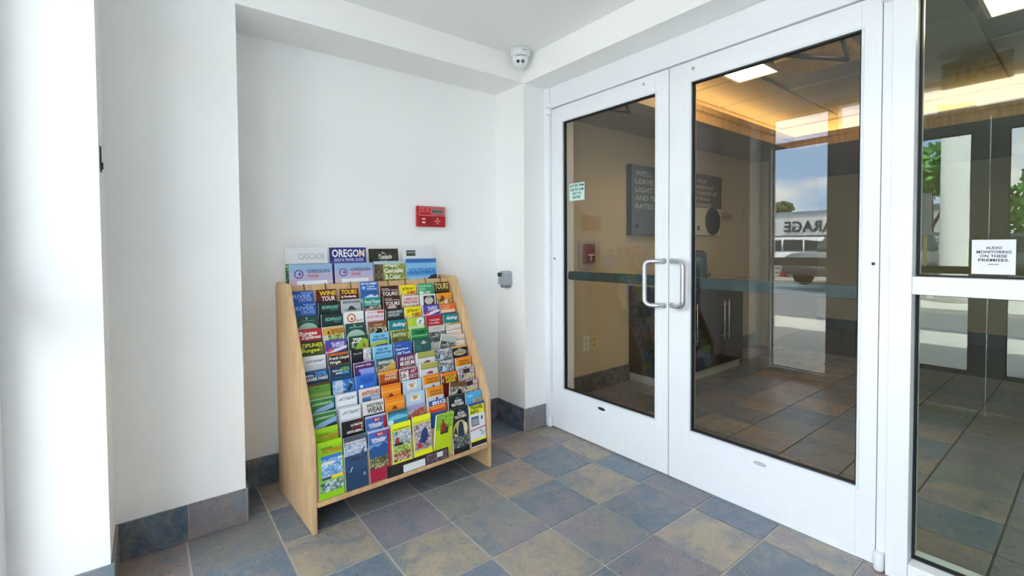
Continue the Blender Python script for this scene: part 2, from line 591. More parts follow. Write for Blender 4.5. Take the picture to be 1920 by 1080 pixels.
for par, y, z, r, m in ((d1, -0.522, 2.126, 0.008, STEEL), (d2, -0.822, 2.122, 0.008, STEEL)):
    disc('screw_cap', (0.0, y, z), r, -0.004, 'x', m, par)
for par, y, z in ((d1, 0.206, 1.156), (d2, -1.578, 1.161)):
    disc('keyhole', (0.0005, y, z), 0.006, -0.003, 'x', BLACK, par)
def sticker(par, y, z, m):
    bm = bmesh.new()
    vs = [bm.verts.new((-0.0012, y + 0.030 * math.cos(a), z + 0.010 * math.sin(a))) for a in [k * math.pi / 10 for k in range(20)]]
    bm.faces.new(vs)
    new_obj('oval_badge', bm, m, par)
sticker(d1, -0.212, 0.240, flat('#2c3a4c', 0.3))
sticker(d2, -1.163, 0.242, flat('#b9bdc6', 0.3))
# pivots
for par, y in ((d1, 0.241), (d2, -1.612)):
    for z0, z1 in ((0.004, 0.072), (2.125, 2.160), (2.172, 2.205)):
        bm = bmesh.new()
        bm_lathe(bm, [(0.014, z0), (0.017, z0 + 0.004), (0.017, z1 - 0.004), (0.015, z1)], 18)
        o = new_obj('pivot_hinge', bm, ALU, par)
        o.location = (-0.018, y, 0)
# closers on the lobby side
for par, yb, el in ((d1, -0.30, (0.448, -0.067)), (d2, -1.05, (0.572, -1.315))):
    b = box('door_closer', 0.046, 0.105, yb - 0.14, yb + 0.14, 2.085, 2.14, flat('#2b2b2b', 0.4), par, 0.004)
    bm = bmesh.new()
    bm_tube(bm, [(0.08, yb, 2.15), (el[0], el[1], 2.15)], 0.012, 8)
    bm_tube(bm, [(0.10, el[1] - 0.10 if yb < -1 else el[1] + 0.12, 2.165), (el[0], el[1], 2.158)], 0.010, 8)
    new_obj('closer_arm', bm, BLACK, b)
# sidelight right of the doors
def glazed(name, label, x, y0, y1, panes, rails, stiles=(), f0=-0.022, f1=0.11, gm=None):
    r = struct(empty(name), label)
    for z0, z1 in rails:
        box('rail', x + f0, x + f1, y0, y1, z0, z1, ALU, r, 0.0015)
    for a, b in stiles:
        box('mullion', x + f0, x + f1, a, b, 0.0, 2.4749, ALU, r, 0.0015)
    for z0, z1 in panes:
        box('glass_pane', x + (f0 + f1) / 2 - 0.004, x + (f0 + f1) / 2 + 0.002, y0, y1, z0, z1, gm or GLASS, r)
        gasket(r, x + (f0 + f1) / 2 - 0.012, y0, y1, z0, z1)
    return r
w1 = glazed('window_1', 'glass sidelight right of the doors with monitoring notice', 0.0, -2.98, -1.699, [(0.072, 1.055), (1.118, 2.235)], [(0.0, 0.072), (1.055, 1.118), (2.235, 2.3075)], gm=glass_mat('green_pane', (0.83, 0.925, 0.90, 1)))
box('jamb', -0.022, 0.11, -3.2, -2.981, 0, 2.3075, ALU, w1, 0.0015)
# outer storefront (behind the camera, mirrored in the door glass)
XO = -2.54
w2 = glazed('window_2', 'outer sidelight with transom, mirrored in the glass doors', XO, -0.575, -0.098, [(0.072, 1.055), (1.118, 2.165), (2.205, 2.44)], [(0.0, 0.072), (1.055, 1.118), (2.165, 2.205), (2.44, 2.4749)], [(-0.098, -0.009), (-0.655, -0.575)], -0.07, 0.03)
w3 = glazed('window_3', 'outer sidelight far from the brochure rack', XO, -3.06, -2.575, [(0.072, 1.055), (1.118, 2.165), (2.205, 2.44)], [(0.0, 0.072), (1.055, 1.118), (2.165, 2.205), (2.44, 2.4749)], [(-3.199, -3.06), (-2.575, -2.53)], -0.07, 0.03)
fo = struct(empty('trim_2'), 'frame around the outer glass doors')
box('header', XO - 0.06, XO + 0.04, -2.53, -0.655, 2.168, 2.24, ALU, fo, 0.0015)
box('rail', XO - 0.06, XO + 0.04, -2.53, -0.655, 2.44, 2.4749, ALU, fo, 0.0015)
box('glass_pane', XO - 0.02, XO - 0.014, -2.53, -0.655, 2.24, 2.44, GLASS, fo)
box('jamb', XO - 0.06, XO + 0.04, -0.692, -0.656, 0, 2.168, ALU, fo)
box('jamb', XO - 0.06, XO + 0.04, -2.529, -2.503, 0, 2.168, ALU, fo)
d3 = leaf('door_3', 'outer glass door leaf nearer the wall end, seen mirrored', XO - 0.01, -1.594, -0.694, -1.50, -0.800, -1)
d4 = leaf('door_4', 'outer glass door leaf farther from the wall end', XO - 0.01, -2.50, -1.600, -2.39, -1.694, -1)
tube('pull_handle', [(XO + 0.035, -1.545, 1.0), (XO + 0.085, -1.545, 1.02), (XO + 0.085, -1.545, 1.28), (XO + 0.035, -1.545, 1.30)], 0.013, flat('#b58f3a', 0.3, 0.8), d3, 10)

# roof mass over the entrance: unseen, put in to shade the near pavement
struct(box('roof_1', -2.62, 8.0, -9.0, 9.0, 2.95, 4.0, flat('#b9b6ae', 0.8)), 'unseen flat roof of the motel building, shading the pavement')
struct(box('roof_sky_blocker', -4.3, -2.62, -9.0, 9.0, 2.96, 3.10, flat('#b9b6ae', 0.8)), 'unseen slab added over the outer doors to cut sky light')  # unseen eave, added to keep high sky light off the wall end
struct(box('wall_outside_left', -2.62, -2.48, 0.73, 9.0, -0.05, 2.94, flat('#c9c6bd', 0.8)), 'outside wall left of the entrance')
struct(box('wall_outside_right', -2.62, -2.48, -9.0, -3.33, -0.05, 2.94, flat('#c9c6bd', 0.8)), 'outside wall right of the entrance')
struct(box('wall_fascia', -2.62, -2.50, -3.32, 0.72, 2.621, 2.94, flat('#c9c6bd', 0.8)), 'fascia above the outer doors')
# ------------------------------------------------------------------ lobby beyond the doors
struct(box('wall_lobby_left', 0.26, 5.92, 0.62, 0.72, -0.05, 2.90, BEIGE))
struct(box('wall_lobby_far', 5.80, 5.92, -3.7, 0.62, -0.05, 2.90, BEIGE))
struct(box('wall_lobby_right', 0.26, 5.92, -3.82, -3.70, -0.05, 2.90, BEIGE))
struct(box('wall_lobby_pilaster', 3.80, 4.02, 0.47, 0.62, 0.0, 2.30, wall_mat('lobby_pilaster_paint', '#a9a48f')), 'pale pilaster on the lobby wall')
struct(box('baseboard_lobby_far', 5.785, 5.80, -3.6, 0.62, 0.0, BH, flat('#3a4046', 0.5)))
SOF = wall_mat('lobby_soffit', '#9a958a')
TX0, TX1, TY0, TY1, TZ = 0.45, 3.30, -3.40, 0.01, 2.56     # ceiling tray
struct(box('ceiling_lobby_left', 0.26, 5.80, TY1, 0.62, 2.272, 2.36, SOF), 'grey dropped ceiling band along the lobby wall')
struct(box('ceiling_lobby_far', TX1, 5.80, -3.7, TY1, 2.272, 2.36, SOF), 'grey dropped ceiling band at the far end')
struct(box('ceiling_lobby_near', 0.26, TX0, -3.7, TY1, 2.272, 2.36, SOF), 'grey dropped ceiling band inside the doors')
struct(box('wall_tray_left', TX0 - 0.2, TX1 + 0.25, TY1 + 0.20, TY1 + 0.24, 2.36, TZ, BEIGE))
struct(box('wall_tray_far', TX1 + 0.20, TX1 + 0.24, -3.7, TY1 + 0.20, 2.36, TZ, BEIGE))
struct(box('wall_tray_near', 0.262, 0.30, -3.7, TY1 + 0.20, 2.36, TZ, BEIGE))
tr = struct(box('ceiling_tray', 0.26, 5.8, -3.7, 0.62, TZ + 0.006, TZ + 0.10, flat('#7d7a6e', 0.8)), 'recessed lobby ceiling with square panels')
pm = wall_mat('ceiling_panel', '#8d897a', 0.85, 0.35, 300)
bm = bmesh.new()
bm_box(bm, 0.006, 0.604, 0.006, 0.604, -0.006, 0.006, 0.003)
pme = bpy.data.meshes.new('ceiling_panel'); bm.normal_update(); bm.to_mesh(pme); bm.free(); pme.materials.append(pm)
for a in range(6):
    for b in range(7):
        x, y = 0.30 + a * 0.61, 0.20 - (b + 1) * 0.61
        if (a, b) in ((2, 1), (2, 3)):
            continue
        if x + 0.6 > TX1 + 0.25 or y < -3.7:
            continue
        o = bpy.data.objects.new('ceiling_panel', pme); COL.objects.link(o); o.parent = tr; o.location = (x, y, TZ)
WARM = emit_mat('warm_diffuser', '#ffe2b8', 11.0)
for (a, b), lab in (((2, 1), 'lit square ceiling light seen through the right door leaf'), ((2, 3), 'lit square ceiling light seen through the sidelight')):
    x, y = 0.30 + a * 0.61, 0.20 - (b + 1) * 0.61
    x, y = (0.99, -0.587) if b == 1 else (1.09, -2.277)
    r = tag(empty('ceiling_light', (x, y, TZ - 0.016)), lab, 'light', 'lit lobby ceiling lights')
    wd = 0.33 if b == 1 else 0.60
    box('diffuser', 0.02, 0.57, 0.02, wd - 0.02, -0.002, 0.004, WARM, r)
    bm = bmesh.new()
    for q in ((0, 0.59, 0, 0.02), (0, 0.59, wd - 0.02, wd), (0, 0.02, 0.02, wd - 0.02), (0.57, 0.59, 0.02, wd - 0.02)):
        bm_box(bm, q[0], q[1], q[2], q[3], -0.006, 0.010)
    new_obj('frame', bm, flat('#b9b39c', 0.5), r)
# gilded trim and cove strips
GILT = wood_mat('gilded_trim', '#b58a4a', '#d2ab68')
cov = emit_mat('cove_strip', '#ffc777', 27.0)
def trim_poly(sign, base):
    return [(base, 2.268), (base - sign * 0.018, 2.268), (base - sign * 0.018, 2.34), (base - sign * 0.03, 2.355), (base - sign * 0.03, 2.40), (base, 2.40)]
struct(prism('trim_3', trim_poly(1, TY1), TX0, TX1, GILT), 'gilded moulding along the lobby ceiling recess')
struct(prism('trim_4', trim_poly(1, TX1), TY0 - 0.3, TY1, GILT, None, 'y'), 'gilded moulding across the far side of the recess')
for nm, q, lab in (('cove_light', (TX0, TX1 + 0.15, TY1 + 0.09, TY1 + 0.12), 'glowing strip in the ceiling cove along the lobby wall'),
                   ('cove_light', (TX1 + 0.09, TX1 + 0.12, TY0 - 0.2, TY1 + 0.05), 'glowing strip in the ceiling cove at the far side')):
    r = tag(empty(nm, (q[0], q[2], 2.36)), lab, 'light', 'cove light strips')
    box('led_strip', 0, q[1] - q[0], 0, q[3] - q[2], 0.010, 0.022, cov, r)
    box('channel', 0, q[1] - q[0], -0.005, q[3] - q[2] + 0.005, 0.0, 0.0095, ALU2, r)
# ceiling tile with its warm light painted in as tan colour
o = box('ceiling_lit_tile', 1.28, 1.66, -1.10, -0.66, TZ - 0.060, TZ - 0.010, wood_mat('warm_lit_tile', '#b8924f', '#d0ab66'), None, 0.004)
tag(o, 'square ceiling tile above the right door leaf, warm light painted tan', 'panel')

# cabinet with worktop
CX0, CX1, CY0 = 1.30, 2.62, 0.20
cb = tag(empty('cabinet', (CX0, CY0, 0)), 'dark base cabinet with tall steel handles behind the glass doors', 'cabinet')
box('body', 0.005, CX1 - CX0 - 0.005, 0.022, 0.419, 0.075, 0.879, DARKCAB, cb)
box('plinth', 0.01, CX1 - CX0 - 0.01, 0.03, 0.415, 0.0, 0.074, flat('#a4a49c', 0.5), cb)
edges = [0.0, 0.455, 0.94, CX1 - CX0]
for k in range(3):
    a, b = edges[k] + 0.003, edges[k + 1] - 0.003
    dr = box('door', a, b, 0.0, 0.020, 0.085, 0.872, DARKCAB, cb, 0.0015)
    hx = {0: b - 0.04, 1: b - 0.04, 2: a + 0.04}[k]
    bm = bmesh.new()
    bm_tube(bm, [(hx, -0.030, 0.33), (hx, -0.030, 0.71)], 0.006, 8)
    for z in (0.37, 0.67):
        bm_tube(bm, [(hx, 0.0, z), (hx, -0.030, z)], 0.005, 8)
    new_obj('handle', bm, STEEL, dr)
tag(box('worktop', CX0 - 0.02, CX1 + 0.02, CY0 - 0.03, 0.6195, 0.88, 0.92, wood_mat('counter_wood', '#8e7a5e', '#a5906f'), None, 0.003), 'beige worktop on the dark lobby cabinet', 'worktop')
# coffee urn
ur = tag(empty('coffee_urn', (2.07, 0.38, 0.92)), 'dark coffee urn on the beige worktop', 'urn')
bm = bmesh.new(); bm_lathe(bm, [(0.085, 0), (0.09, 0.01), (0.088, 0.20), (0.082, 0.225)], 24); new_obj('body', bm, flat('#16302c', 0.25), ur)
bm = bmesh.new(); bm_lathe(bm, [(0.086, 0.225), (0.084, 0.24), (0.05, 0.275), (0.02, 0.28)], 24); new_obj('lid', bm, BLACK, ur)
tube('spout', [(0, -0.085, 0.05), (0, -0.115, 0.05), (0, -0.122, 0.025)], 0.010, BLACK, ur, 8)
tube('handle', [(-0.088, 0, 0.19), (-0.125, 0, 0.18), (-0.125, 0, 0.08), (-0.088, 0, 0.06)], 0.009, BLACK, ur, 8)

# wall signs
def canvas(name, label, x0, x1, z0, z1, face, side):
    r = tag(empty(name, (x0, 0.62, z0)), label, 'sign')
    W, H, D = x1 - x0, z1 - z0, 0.062
    box('backing', 0, W, -D + 0.002, -0.0005, 0, H, side, r, 0.002)
    box('face', 0.001, W - 0.001, -D, -D + 0.0018, 0.001, H - 0.001, face, r)
    return r, W, H, D
s1, W, H, D = canvas('wall_sign', 'blue-grey sign about leaving the light on, on the lobby wall', 1.27, 1.92, 1.345, 1.985, flat('#5a6a78', 0.6), flat('#0f1a20', 0.6))
for k, (t, wd) in enumerate((("WE'LL", 0.25), ("LEAVE THE", 0.48), ("LIGHT ON", 0.43), ("AND THE", 0.38), ("RATES LOW.", 0.54))):
    bm = bmesh.new()
    bm_text(bm, t, (0.05, -D - 0.001, H - 0.10 - k * 0.075), (wd, 0, 0), (0, 0, 0.048), True)
    new_obj('lettering', bm, flat('#a9b0b2', 0.6), s1)
box('logo', 0.05, 0.095, -D - 0.002, -D, 0.055, 0.10, flat('#2b3540', 0.5), s1)
s2, W, H, D = canvas('wall_sign', 'brown and cream sign about a morning charge up, on the lobby wall', 2.20, 2.84, 1.352, 1.998, flat('#c8bda6', 0.6), flat('#3b3d3c', 0.6))
box('title_panel', 0.001, W - 0.001, -D - 0.0012, -D, H * 0.455, H - 0.001, flat('#4d3c32', 0.6), s2)
for k, (t, wd) in enumerate((("YOUR", 0.20), ("MORNING", 0.33), ("CHARGE UP", 0.40), ("FOR NO", 0.27), ("CHARGE.", 0.30))):
    bm = bmesh.new()
    bm_text(bm, t, (0.13, -D - 0.0022, H - 0.095 - k * 0.062), (wd, 0, 0), (0, 0, 0.040), True)
    new_obj('lettering', bm, flat('#c9bda8', 0.6), s2)
bm = bmesh.new()
vs = [bm.verts.new((0.46 + 0.155 * math.cos(a), -D - 0.0022, 0.155 + 0.150 * math.sin(a))) for a in [k * math.pi / 20 for k in range(40)]]
bm.faces.new(vs)
new_obj('printed_cup', bm, flat('#141312', 0.4), s2)
box('logo', 0.15, 0.20, -D - 0.002, -D, 0.05, 0.10, flat('#5d4d42', 0.5), s2)
o = tag(empty('wall_plaque', (2.92, 0.62, 1.53)), 'small tan plaque right of the brown and cream sign', 'plaque')
box('plate', 0, 0.26, -0.012, -0.0005, 0, 0.085, flat('#a08c72', 0.5), o, 0.002)
box('printed_line', 0.04, 0.22, -0.0128, -0.012, 0.036, 0.048, flat('#8a775e', 0.5), o)
# outlets
for x, lab, c in ((0.70, 'white power outlet low on the lobby wall', '#d6d0bf'), (0.795, 'ivory wall plate beside the white outlet', '#cdb98a')):
    o = tag(empty('power_outlet', (x, 0.62, 0.352)), lab, 'outlet', 'wall plates low on the lobby wall')
    box('plate', 0, 0.075, -0.007, -0.0005, 0, 0.125, flat(c, 0.4), o, 0.002)
    for z in (0.025, 0.075):
        s = box('socket', 0.02, 0.055, -0.009, -0.007, z, z + 0.028, flat('#bfb7a2' if x < 0.75 else '#b59c68', 0.4), o)
# fire alarm pull station
o = tag(empty('fire_alarm_pull', (0.645, 0.62, 1.045)), 'red fire alarm pull station under a clear cover on the lobby wall', 'alarm')
box('backplate', 0.0, 0.20, -0.012, -0.0005, 0, 0.245, flat('#b7a493', 0.5), o, 0.003)
b = box('body', 0.045, 0.155, -0.05, -0.012, 0.055, 0.215, flat('#8e1a22', 0.35), o, 0.006)
bm = bmesh.new()
bm_box(bm, 0.065, 0.135, -0.062, -0.05, 0.115, 0.130, 0.003); bm_box(bm, 0.092, 0.108, -0.060, -0.05, 0.075, 0.115, 0.003)
new_obj('pull_lever', bm, flat('#e4e0da', 0.4), b)
box('cover', 0.012, 0.188, -0.075, -0.071, 0.02, 0.235, GLASS, o)
# ------------------------------------------------------------------ brochure rack
RX, RY, RRZ, RW = -1.622, -0.025, math.radians(2.5), 0.960
rack = tag(empty('brochure_rack', (RX, RY, 0), RRZ), 'maple wood brochure rack full of leaflets against the white wall', 'rack')
RM = Matrix.Translation((RX, RY, 0)) @ Matrix.Rotation(RRZ, 4, 'Z')
PT = 0.020
prof = [(0.0, 0.0), (0.0, 0.385), (0.006, 0.415), (0.020, 0.450), (0.330, 1.045), (0.343, 1.060), (0.360, 1.064), (0.520, 1.064), (0.540, 1.040), (0.540, 0.0)]
for a in (0.0, RW - PT):
    prism('side_panel', prof, a, a + PT, MAPLE, rack, 'x', 0.0025)
box('bottom_shelf', PT, RW - PT, -0.012, 0.50, 0.118, 0.138, wood_mat('maple_edge', '#c39b6c', '#d6b184'), rack, 0.003)
box('back_panel', PT, RW - PT, 0.515, 0.530, 0.138, 1.02, MAPLE, rack)
# ledge board that the magazines stand behind
o = prism('ledge_board', [(0.386, 0.955), (0.416, 1.046), (0.428, 1.046), (0.398, 0.955)], PT, RW - PT, wood_mat('maple_edge'), rack, 'x', 0.0015)
box('magazine_shelf', PT, RW - PT, 0.405, 0.515, 0.945, 0.957, MAPLE, rack)
LEAN = 0.10                       # backward lean of every leaflet (dy/dz)
ROW_Y = lambda k: 0.030 + 0.0320 * (12 - k)
ROW_Z = lambda k: 0.375 + 0.0590 * (12 - k)
for k in range(1, 13):            # slim backing board behind each row
    yt, zt = ROW_Y(k) - 0.003, ROW_Z(k) - 0.075
    zb = max(0.139, zt - 0.165)
    dy = (zt - zb) * LEAN
    prism('pocket_board', [(yt, zt), (yt + 0.0025, zt), (yt + 0.0025 - dy, zb), (yt - dy, zb)], PT, RW - PT, MAPLE, rack, 'x')
for k in range(1, 12):            # ledge each row stands on
    y, z = ROW_Y(k), ROW_Z(k) - 0.236
    prism('pocket_ledge', [(y - 0.023 - 0.012, z - 0.004), (y - 0.023 - 0.012, z - 0.0005), (y - 0.004, z - 0.0005), (y - 0.004, z - 0.004)], PT, RW - PT, MAPLE, rack, 'x')
for x0, x1 in ((0.100, None), (0.205, None), (0.335, None), (0.548, 0.652), (0.785, 0.888)):
    pts = [(x0, 0.424, 1.052), (x0, 0.413, 1.050), (x0, 0.402, 1.016)]
    if x1:
        pts += [(x0 + 0.004, 0.401, 1.013), (x1 - 0.004, 0.401, 1.013), (x1, 0.402, 1.016), (x1, 0.413, 1.050), (x1, 0.424, 1.052)]
    else:
        pts += [(x0, 0.396, 0.985)]
    tube('wire_holder', pts, 0.0022, BLACK, rack, 6)

BW = 0.103
def M_(c):
    if isinstance(c, tuple):
        return photo(*c)
    return flat(c, 0.38)
def leaflet(name, mat, w, h, th, base, regions, texts, label, cat, group=None, paper='#dfe0dc'):
    """one folded leaflet (body mesh) with printed cover shapes and lettering as its parts.
    local: x across, z up the sheet from its foot, cover faces -y; u in 0..1 of width, v down from the top in widths"""
    bm = bmesh.new()
    bm_box(bm, -w / 2, w / 2, -th, 0, 0, h, 0.0008)
    # leaf edges: a second sheet peeping out behind
    bm_box(bm, -w / 2 + 0.0015, w / 2 + 0.0012, 0.0, 0.0022, 0.0, h - 0.0035)
    o = new_obj(name, bm, [M_(base)], None)
    o.data.materials.append(flat(paper, 0.6))
    for p in o.data.polygons:
        if p.center.y > 0.0 or p.normal.y > 0.5 or abs(p.normal.x) > 0.7:
            p.material_index = 1
    o.matrix_world = mat
    tag(o, label, cat, group)
    def X(u): return (u - 0.5) * w
    def Z(v): return max(0.0006, h - v * w)
    if regions:
        bm = bmesh.new(); mats = []
        for n, rg in enumerate(regions):
            y = -th - 0.00015 * (n + 1)
            c = rg[-1]
            if c not in mats: mats.append(c)
            mi = mats.index(c)
            if rg[0] == 'r':
                pts = [(rg[1], rg[4]), (rg[3], rg[4]), (rg[3], rg[2]), (rg[1], rg[2])]
            elif rg[0] == 'e':
                pts = [(rg[1] + rg[3] * math.cos(-a), rg[2] + rg[4] * math.sin(-a)) for a in [2 * math.pi * k / 18 for k in range(18)]]
            else:
                pts = rg[1]
            f = bm.faces.new([bm.verts.new((X(u), y, Z(v))) for u, v in pts])
            f.material_index = mi
        new_obj('cover_print', bm, [M_(c) for c in mats], o)
    if texts:
        bm = bmesh.new(); mats = []
        for tx in texts:
            s, u0, v0, u1, v1, c = tx[:6]
            if c not in mats: mats.append(c)
            sl = tx[6] if len(tx) > 6 else 0.0
            bm_text(bm, s, (X(u0), -th - 0.00015 * (len(regions) + 2), Z(v1)), (X(u1) - X(u0), 0, 0), (0, 0, Z(v0) - Z(v1)), True, mats.index(c), sl)
        new_obj('lettering', bm, [M_(c) for c in mats], o)
    return o
# ---- shorthand of cover shapes
R = lambda u0, v0, u1, v1, c: ('r', u0, v0, u1, v1, c)
E_ = lambda cu, cv, ru, rv, c: ('e', cu, cv, ru, rv, c)
PG = lambda pts, c: ('p', pts, c)
PH_G = ('#2d4a22', '#6d8f3d', '#c9d6a8')
PH_D = ('#1b1f22', '#4d5254', '#b9bab4')
PH_B = ('#2d4f74', '#6f9cc2', '#d5e4ef')
PH_W = ('#5c4630', '#a58a66', '#e6d9c2')
PH_M = ('#2a1a20', '#8a5a66', '#e0d0d0')
PH_O = ('#7a3a10', '#d9822b', '#f3c27a')
W_ = '#f2f2ee'
def dup(k, c): return (k, c)
B = {}
def add(k, c, base, regions, texts, label, **kw):
    B[(k, c)] = (base, regions, texts, label, kw)
def lines(u0, v0, u1, n, dv, h, col):
    return [R(u0, v0 + i * dv, u0 + (u1 - u0) * (0.75 + 0.25 * ((i * 7) % 3) / 2), v0 + i * dv + h, col) for i in range(n)]

# column 0
riv = [R(0, 0.5, 1, 2.2, '#2d5fae')]
rivt = [('PORTLAND', .42, .07, .95, .14, '#9cc3f0'), ('RIVER', .06, .17, .9, .36, '#8fb6ee'), ('CRUISE', .3, .38, .92, .52, '#8fb6ee')]
add(1, 0, '#1f4fa0', riv, rivt, 'blue river cruise brochure, upper of two in the far left column')
add(2, 0, '#1f4fa0', riv, rivt, 'blue river cruise brochure, lower of two in the far left column')
arch = [E_(.5, .68, .46, .36, '#9fbfae'), E_(.45, .10, .05, .06, '#8fb0a4'), R(.18, .20, .82, .24, '#4f7a70')]
add(3, 0, '#1d4540', arch, [], 'dark green brochure with pale arch, below the blue river cruise pair')
add(4, 0, '#b81f2c', [R(0, .5, 1, 2.2, '#8a2f22')], [('Bungee', .05, .10, .82, .34, W_), ('Ziplines', .12, .30, .98, .52, W_)], 'red bungee and ziplines brochure in the far left column')
add(5, 0, '#26281c', [R(.0, .52, 1, 2.2, '#4a5a22'), R(.78, .25, 1, .5, '#6b6a3c')], [('ZIPLINES', .02, .08, .96, .26, '#d8e02c'), ('Bungee', .04, .30, .82, .54, '#d8e02c')], 'black brochure with yellow ziplines lettering under the red one')
add(6, 0, '#dcdde0', [R(0, .42, 1, 2.2, '#c9ccd4')], [('PACIFIC NORTHWEST', .12, .20, .9, .30, '#565a66', .2)], 'white leaflet with thin grey curved title in the far left column')
add(7, 0, '#1c3f68', [R(0, .5, 1, 2.2, '#16304f')], [('20%', .4, .05, .92, .28, '#57a3e6'), ('WITH', .02, .16, .34, .26, W_), ('SAVER FARES', .06, .30, .96, .44, W_)], 'navy brochure offering 20% saver fares in the far left column')
add(8, 0, '#5f8f35', [R(0, 0, 1, .10, '#5a2a24'), R(0, .45, 1, 2.2, '#7fa64b'), R(.3, .2, .5, .28, '#4a7a2c')], [], 'green meadow brochure with brown top edge in the far left column')
grn = [R(0, 0, 1, .07, '#8fb08a'), PG([(0, .62), (.3, .45), (1, .28), (1, .55), (.5, .72), (0, .9)], '#8fb3d8'), PG([(0, .9), (.6, .6), (1, .5), (1, 1.2), (0, 1.2)], '#2a3540')]
grnt = [('LEAVENWORTH', .1, .20, .9, .30, '#cfe6c2', .15)]
add(9, 0, '#2f7a3a', grn, grnt, 'green brochure with river photo, upper of two in the far left column')
add(10, 0, '#2f7a3a', grn, grnt, 'green brochure with river photo, lower of two in the far left column')
vic = [R(0, 0, 1, .2, '#a4d419'), R(.12, .58, .96, 1.42, ('#2f6fb4', '#7fb2dd', '#e8eef2')), R(.12, .58, .96, .72, '#3a7cc4'), E_(.42, .88, .28, .06, '#e9e4e0'), R(.12, 1.40, .96, 1.52, '#f0c83c'), R(.12, 1.42, .5, 1.52, '#1b4f8a'), R(.06, 1.58, .96, 2.0, ('#24402a', '#7a9a9c', '#dfe6e2'))]
vict = [('DISCOVER', .16, .24, .6, .31, '#3c6a2a'), ('VICTORIA', .18, .31, .97, .50, '#d2691e')]
add(11, 0, '#8cc818', vic, vict, 'lime green Victoria brochure, upper of two in the far left column')
add(12, 0, '#8cc818', vic, vict, 'lime green Victoria brochure standing in front at the lower left', w=0.108, h=0.245)
# column 1
wt = [R(0, .5, 1, 2.2, '#4d1414')]
add(1, 1, '#5c1717', wt, [('WINE', .18, .07, .98, .29, '#f0d22c'), ('TOUR', .28, .33, .92, .56, W_)], 'dark red brochure with yellow WINE and white TOUR lettering')
esc = [R(0, .0, .05, 2.2, '#1a3a3c'), R(0, .46, 1, .48, '#17302f')]
esct = [('ESCAPOLOGY', .18, .17, .96, .33, '#7fd6bd'), ('PORTLAND', .58, .36, .9, .42, '#56a894')]
add(2, 1, '#14282c', esc, esct, 'near-black brochure with mint title, upper of two below wine tours')
add(3, 1, '#14282c', esc, esct, 'near-black brochure with mint title, lower of two below wine tours')
add(4, 1, '#d8a03a', [R(0, 0, 1, .08, '#c0b49a'), R(0, .40, .25, .8, '#c9ccc4'), R(.25, .40, .9, .8, PH_G), R(.9, .38, 1, .8, '#c9ccc4'), PG([(.2, .34), (.27, .16), (.35, .34)], '#5a2c14')], [('MOUNTAIN VIEW', .38, .14, .96, .20, '#4a2a14'), ('ZIP TOUR', .40, .22, .96, .36, '#4a2a14')], 'yellow zip tour brochure with small flame mark')
til = [PG([(0, .5), (.4, .42), (1, .30), (1, .42), (.5, .56), (0, .62)], '#eadfe6'), PG([(.02, .50), (.3, .36), (.42, .46), (.1, .56)], '#c9485a'), R(0, .58, 1, 2.2, '#8a6ab0')]
tilt = [('TILLAMOOK', .26, .10, .9, .24, '#e6e2f4'), ('AIR MUSEUM', .30, .24, .84, .34, '#e6e2f4')]
add(5, 1, '#4a45a0', til, tilt, 'purple air museum brochure with white and red plane, left part of rack')
add(6, 1, '#1d1512', [R(0, .02, 1, .16, '#9c4a22'), R(0, .56, 1, 2.2, '#6a4a2a')], [('GORDON HOUSE', .10, .04, .95, .13, '#e07a3a'), ('Frank Lloyd', .05, .20, .98, .38, W_), ('Wright', .06, .40, .6, .58, W_)], 'black brochure with orange band and bold white house title')
add(7, 1, '#15395e', [R(0, .52, 1, 2.2, '#1b4a78')], [('BRING 15%', .14, .18, .55, .26, W_), ('KIDS', .56, .10, .92, .26, '#8cd03c'), ('SAVE', .28, .30, .55, .40, W_), ('20%', .55, .28, .9, .42, '#57b6e6')], 'navy brochure with green and blue percent signs beside 20% saver one')
add(8, 1, '#2a6cb8', [R(0, .0, .45, .7, ('#2f7ac4', '#7db4e2', '#e0c8a0')), PG([(.62, .5), (.8, .22), (.9, .3), (.75, .55)], '#1d2a3c'), PG([(.72, .05), (.95, .26), (.8, .2)], '#d9c8a8')] + lines(.1, .08, .6, 6, .075, .03, '#dfe8f2'), [], 'blue skydiving brochure with falling figure')
wl = [R(.06, .06, .94, .54, '#e4e5ea')]
wlt = [('MT ST HELENS', .18, .18, .9, .32, '#5b6472', .3)]
add(9, 1, '#c9ced8', wl, wlt, 'white framed leaflet with slanting grey title, upper of two')
add(10, 1, '#c9ced8', wl, wlt, 'white framed leaflet with slanting grey title, lower of two')
add(11, 1, '#181618', [R(.6, .03, 1, .16, '#5a1518'), R(.45, .30, .9, .40, '#7a1c22')], [('AUTOMOTIVE', .42, .16, .97, .27, W_), ('&', .9, .30, .98, .40, W_), ('NORTH AMERICA', .24, .44, .98, .56, W_)], 'black automotive brochure with red and white words')
add(12, 1, '#8e98ac', [R(0, 0, 1, .20, '#4d5663'), R(0, .28, 1, .31, '#a8323c'), R(0, .31, 1, .85, ('#7f8fae', '#aab4ca', '#dfe3ec')), R(0, .8, 1, 2.6, '#2c4a72'), R(0, 1.5, 1, 2.6, '#233f63'), E_(.55, .98, .34, .06, '#27324a'), PG([(.6, .95), (.9, .5), (.84, .98)], '#46506a'), PG([(.2, 1.5), (.3, 1.3), (.34, 1.3), (.24, 1.5)], '#e6e8ee'), E_(.84, 1.72, .07, .08, '#7f93b0')], [('WARBIRDS', .06, .21, .96, .29, W_)], 'blue-grey aircraft brochure in the front row next to the lime Victoria one')
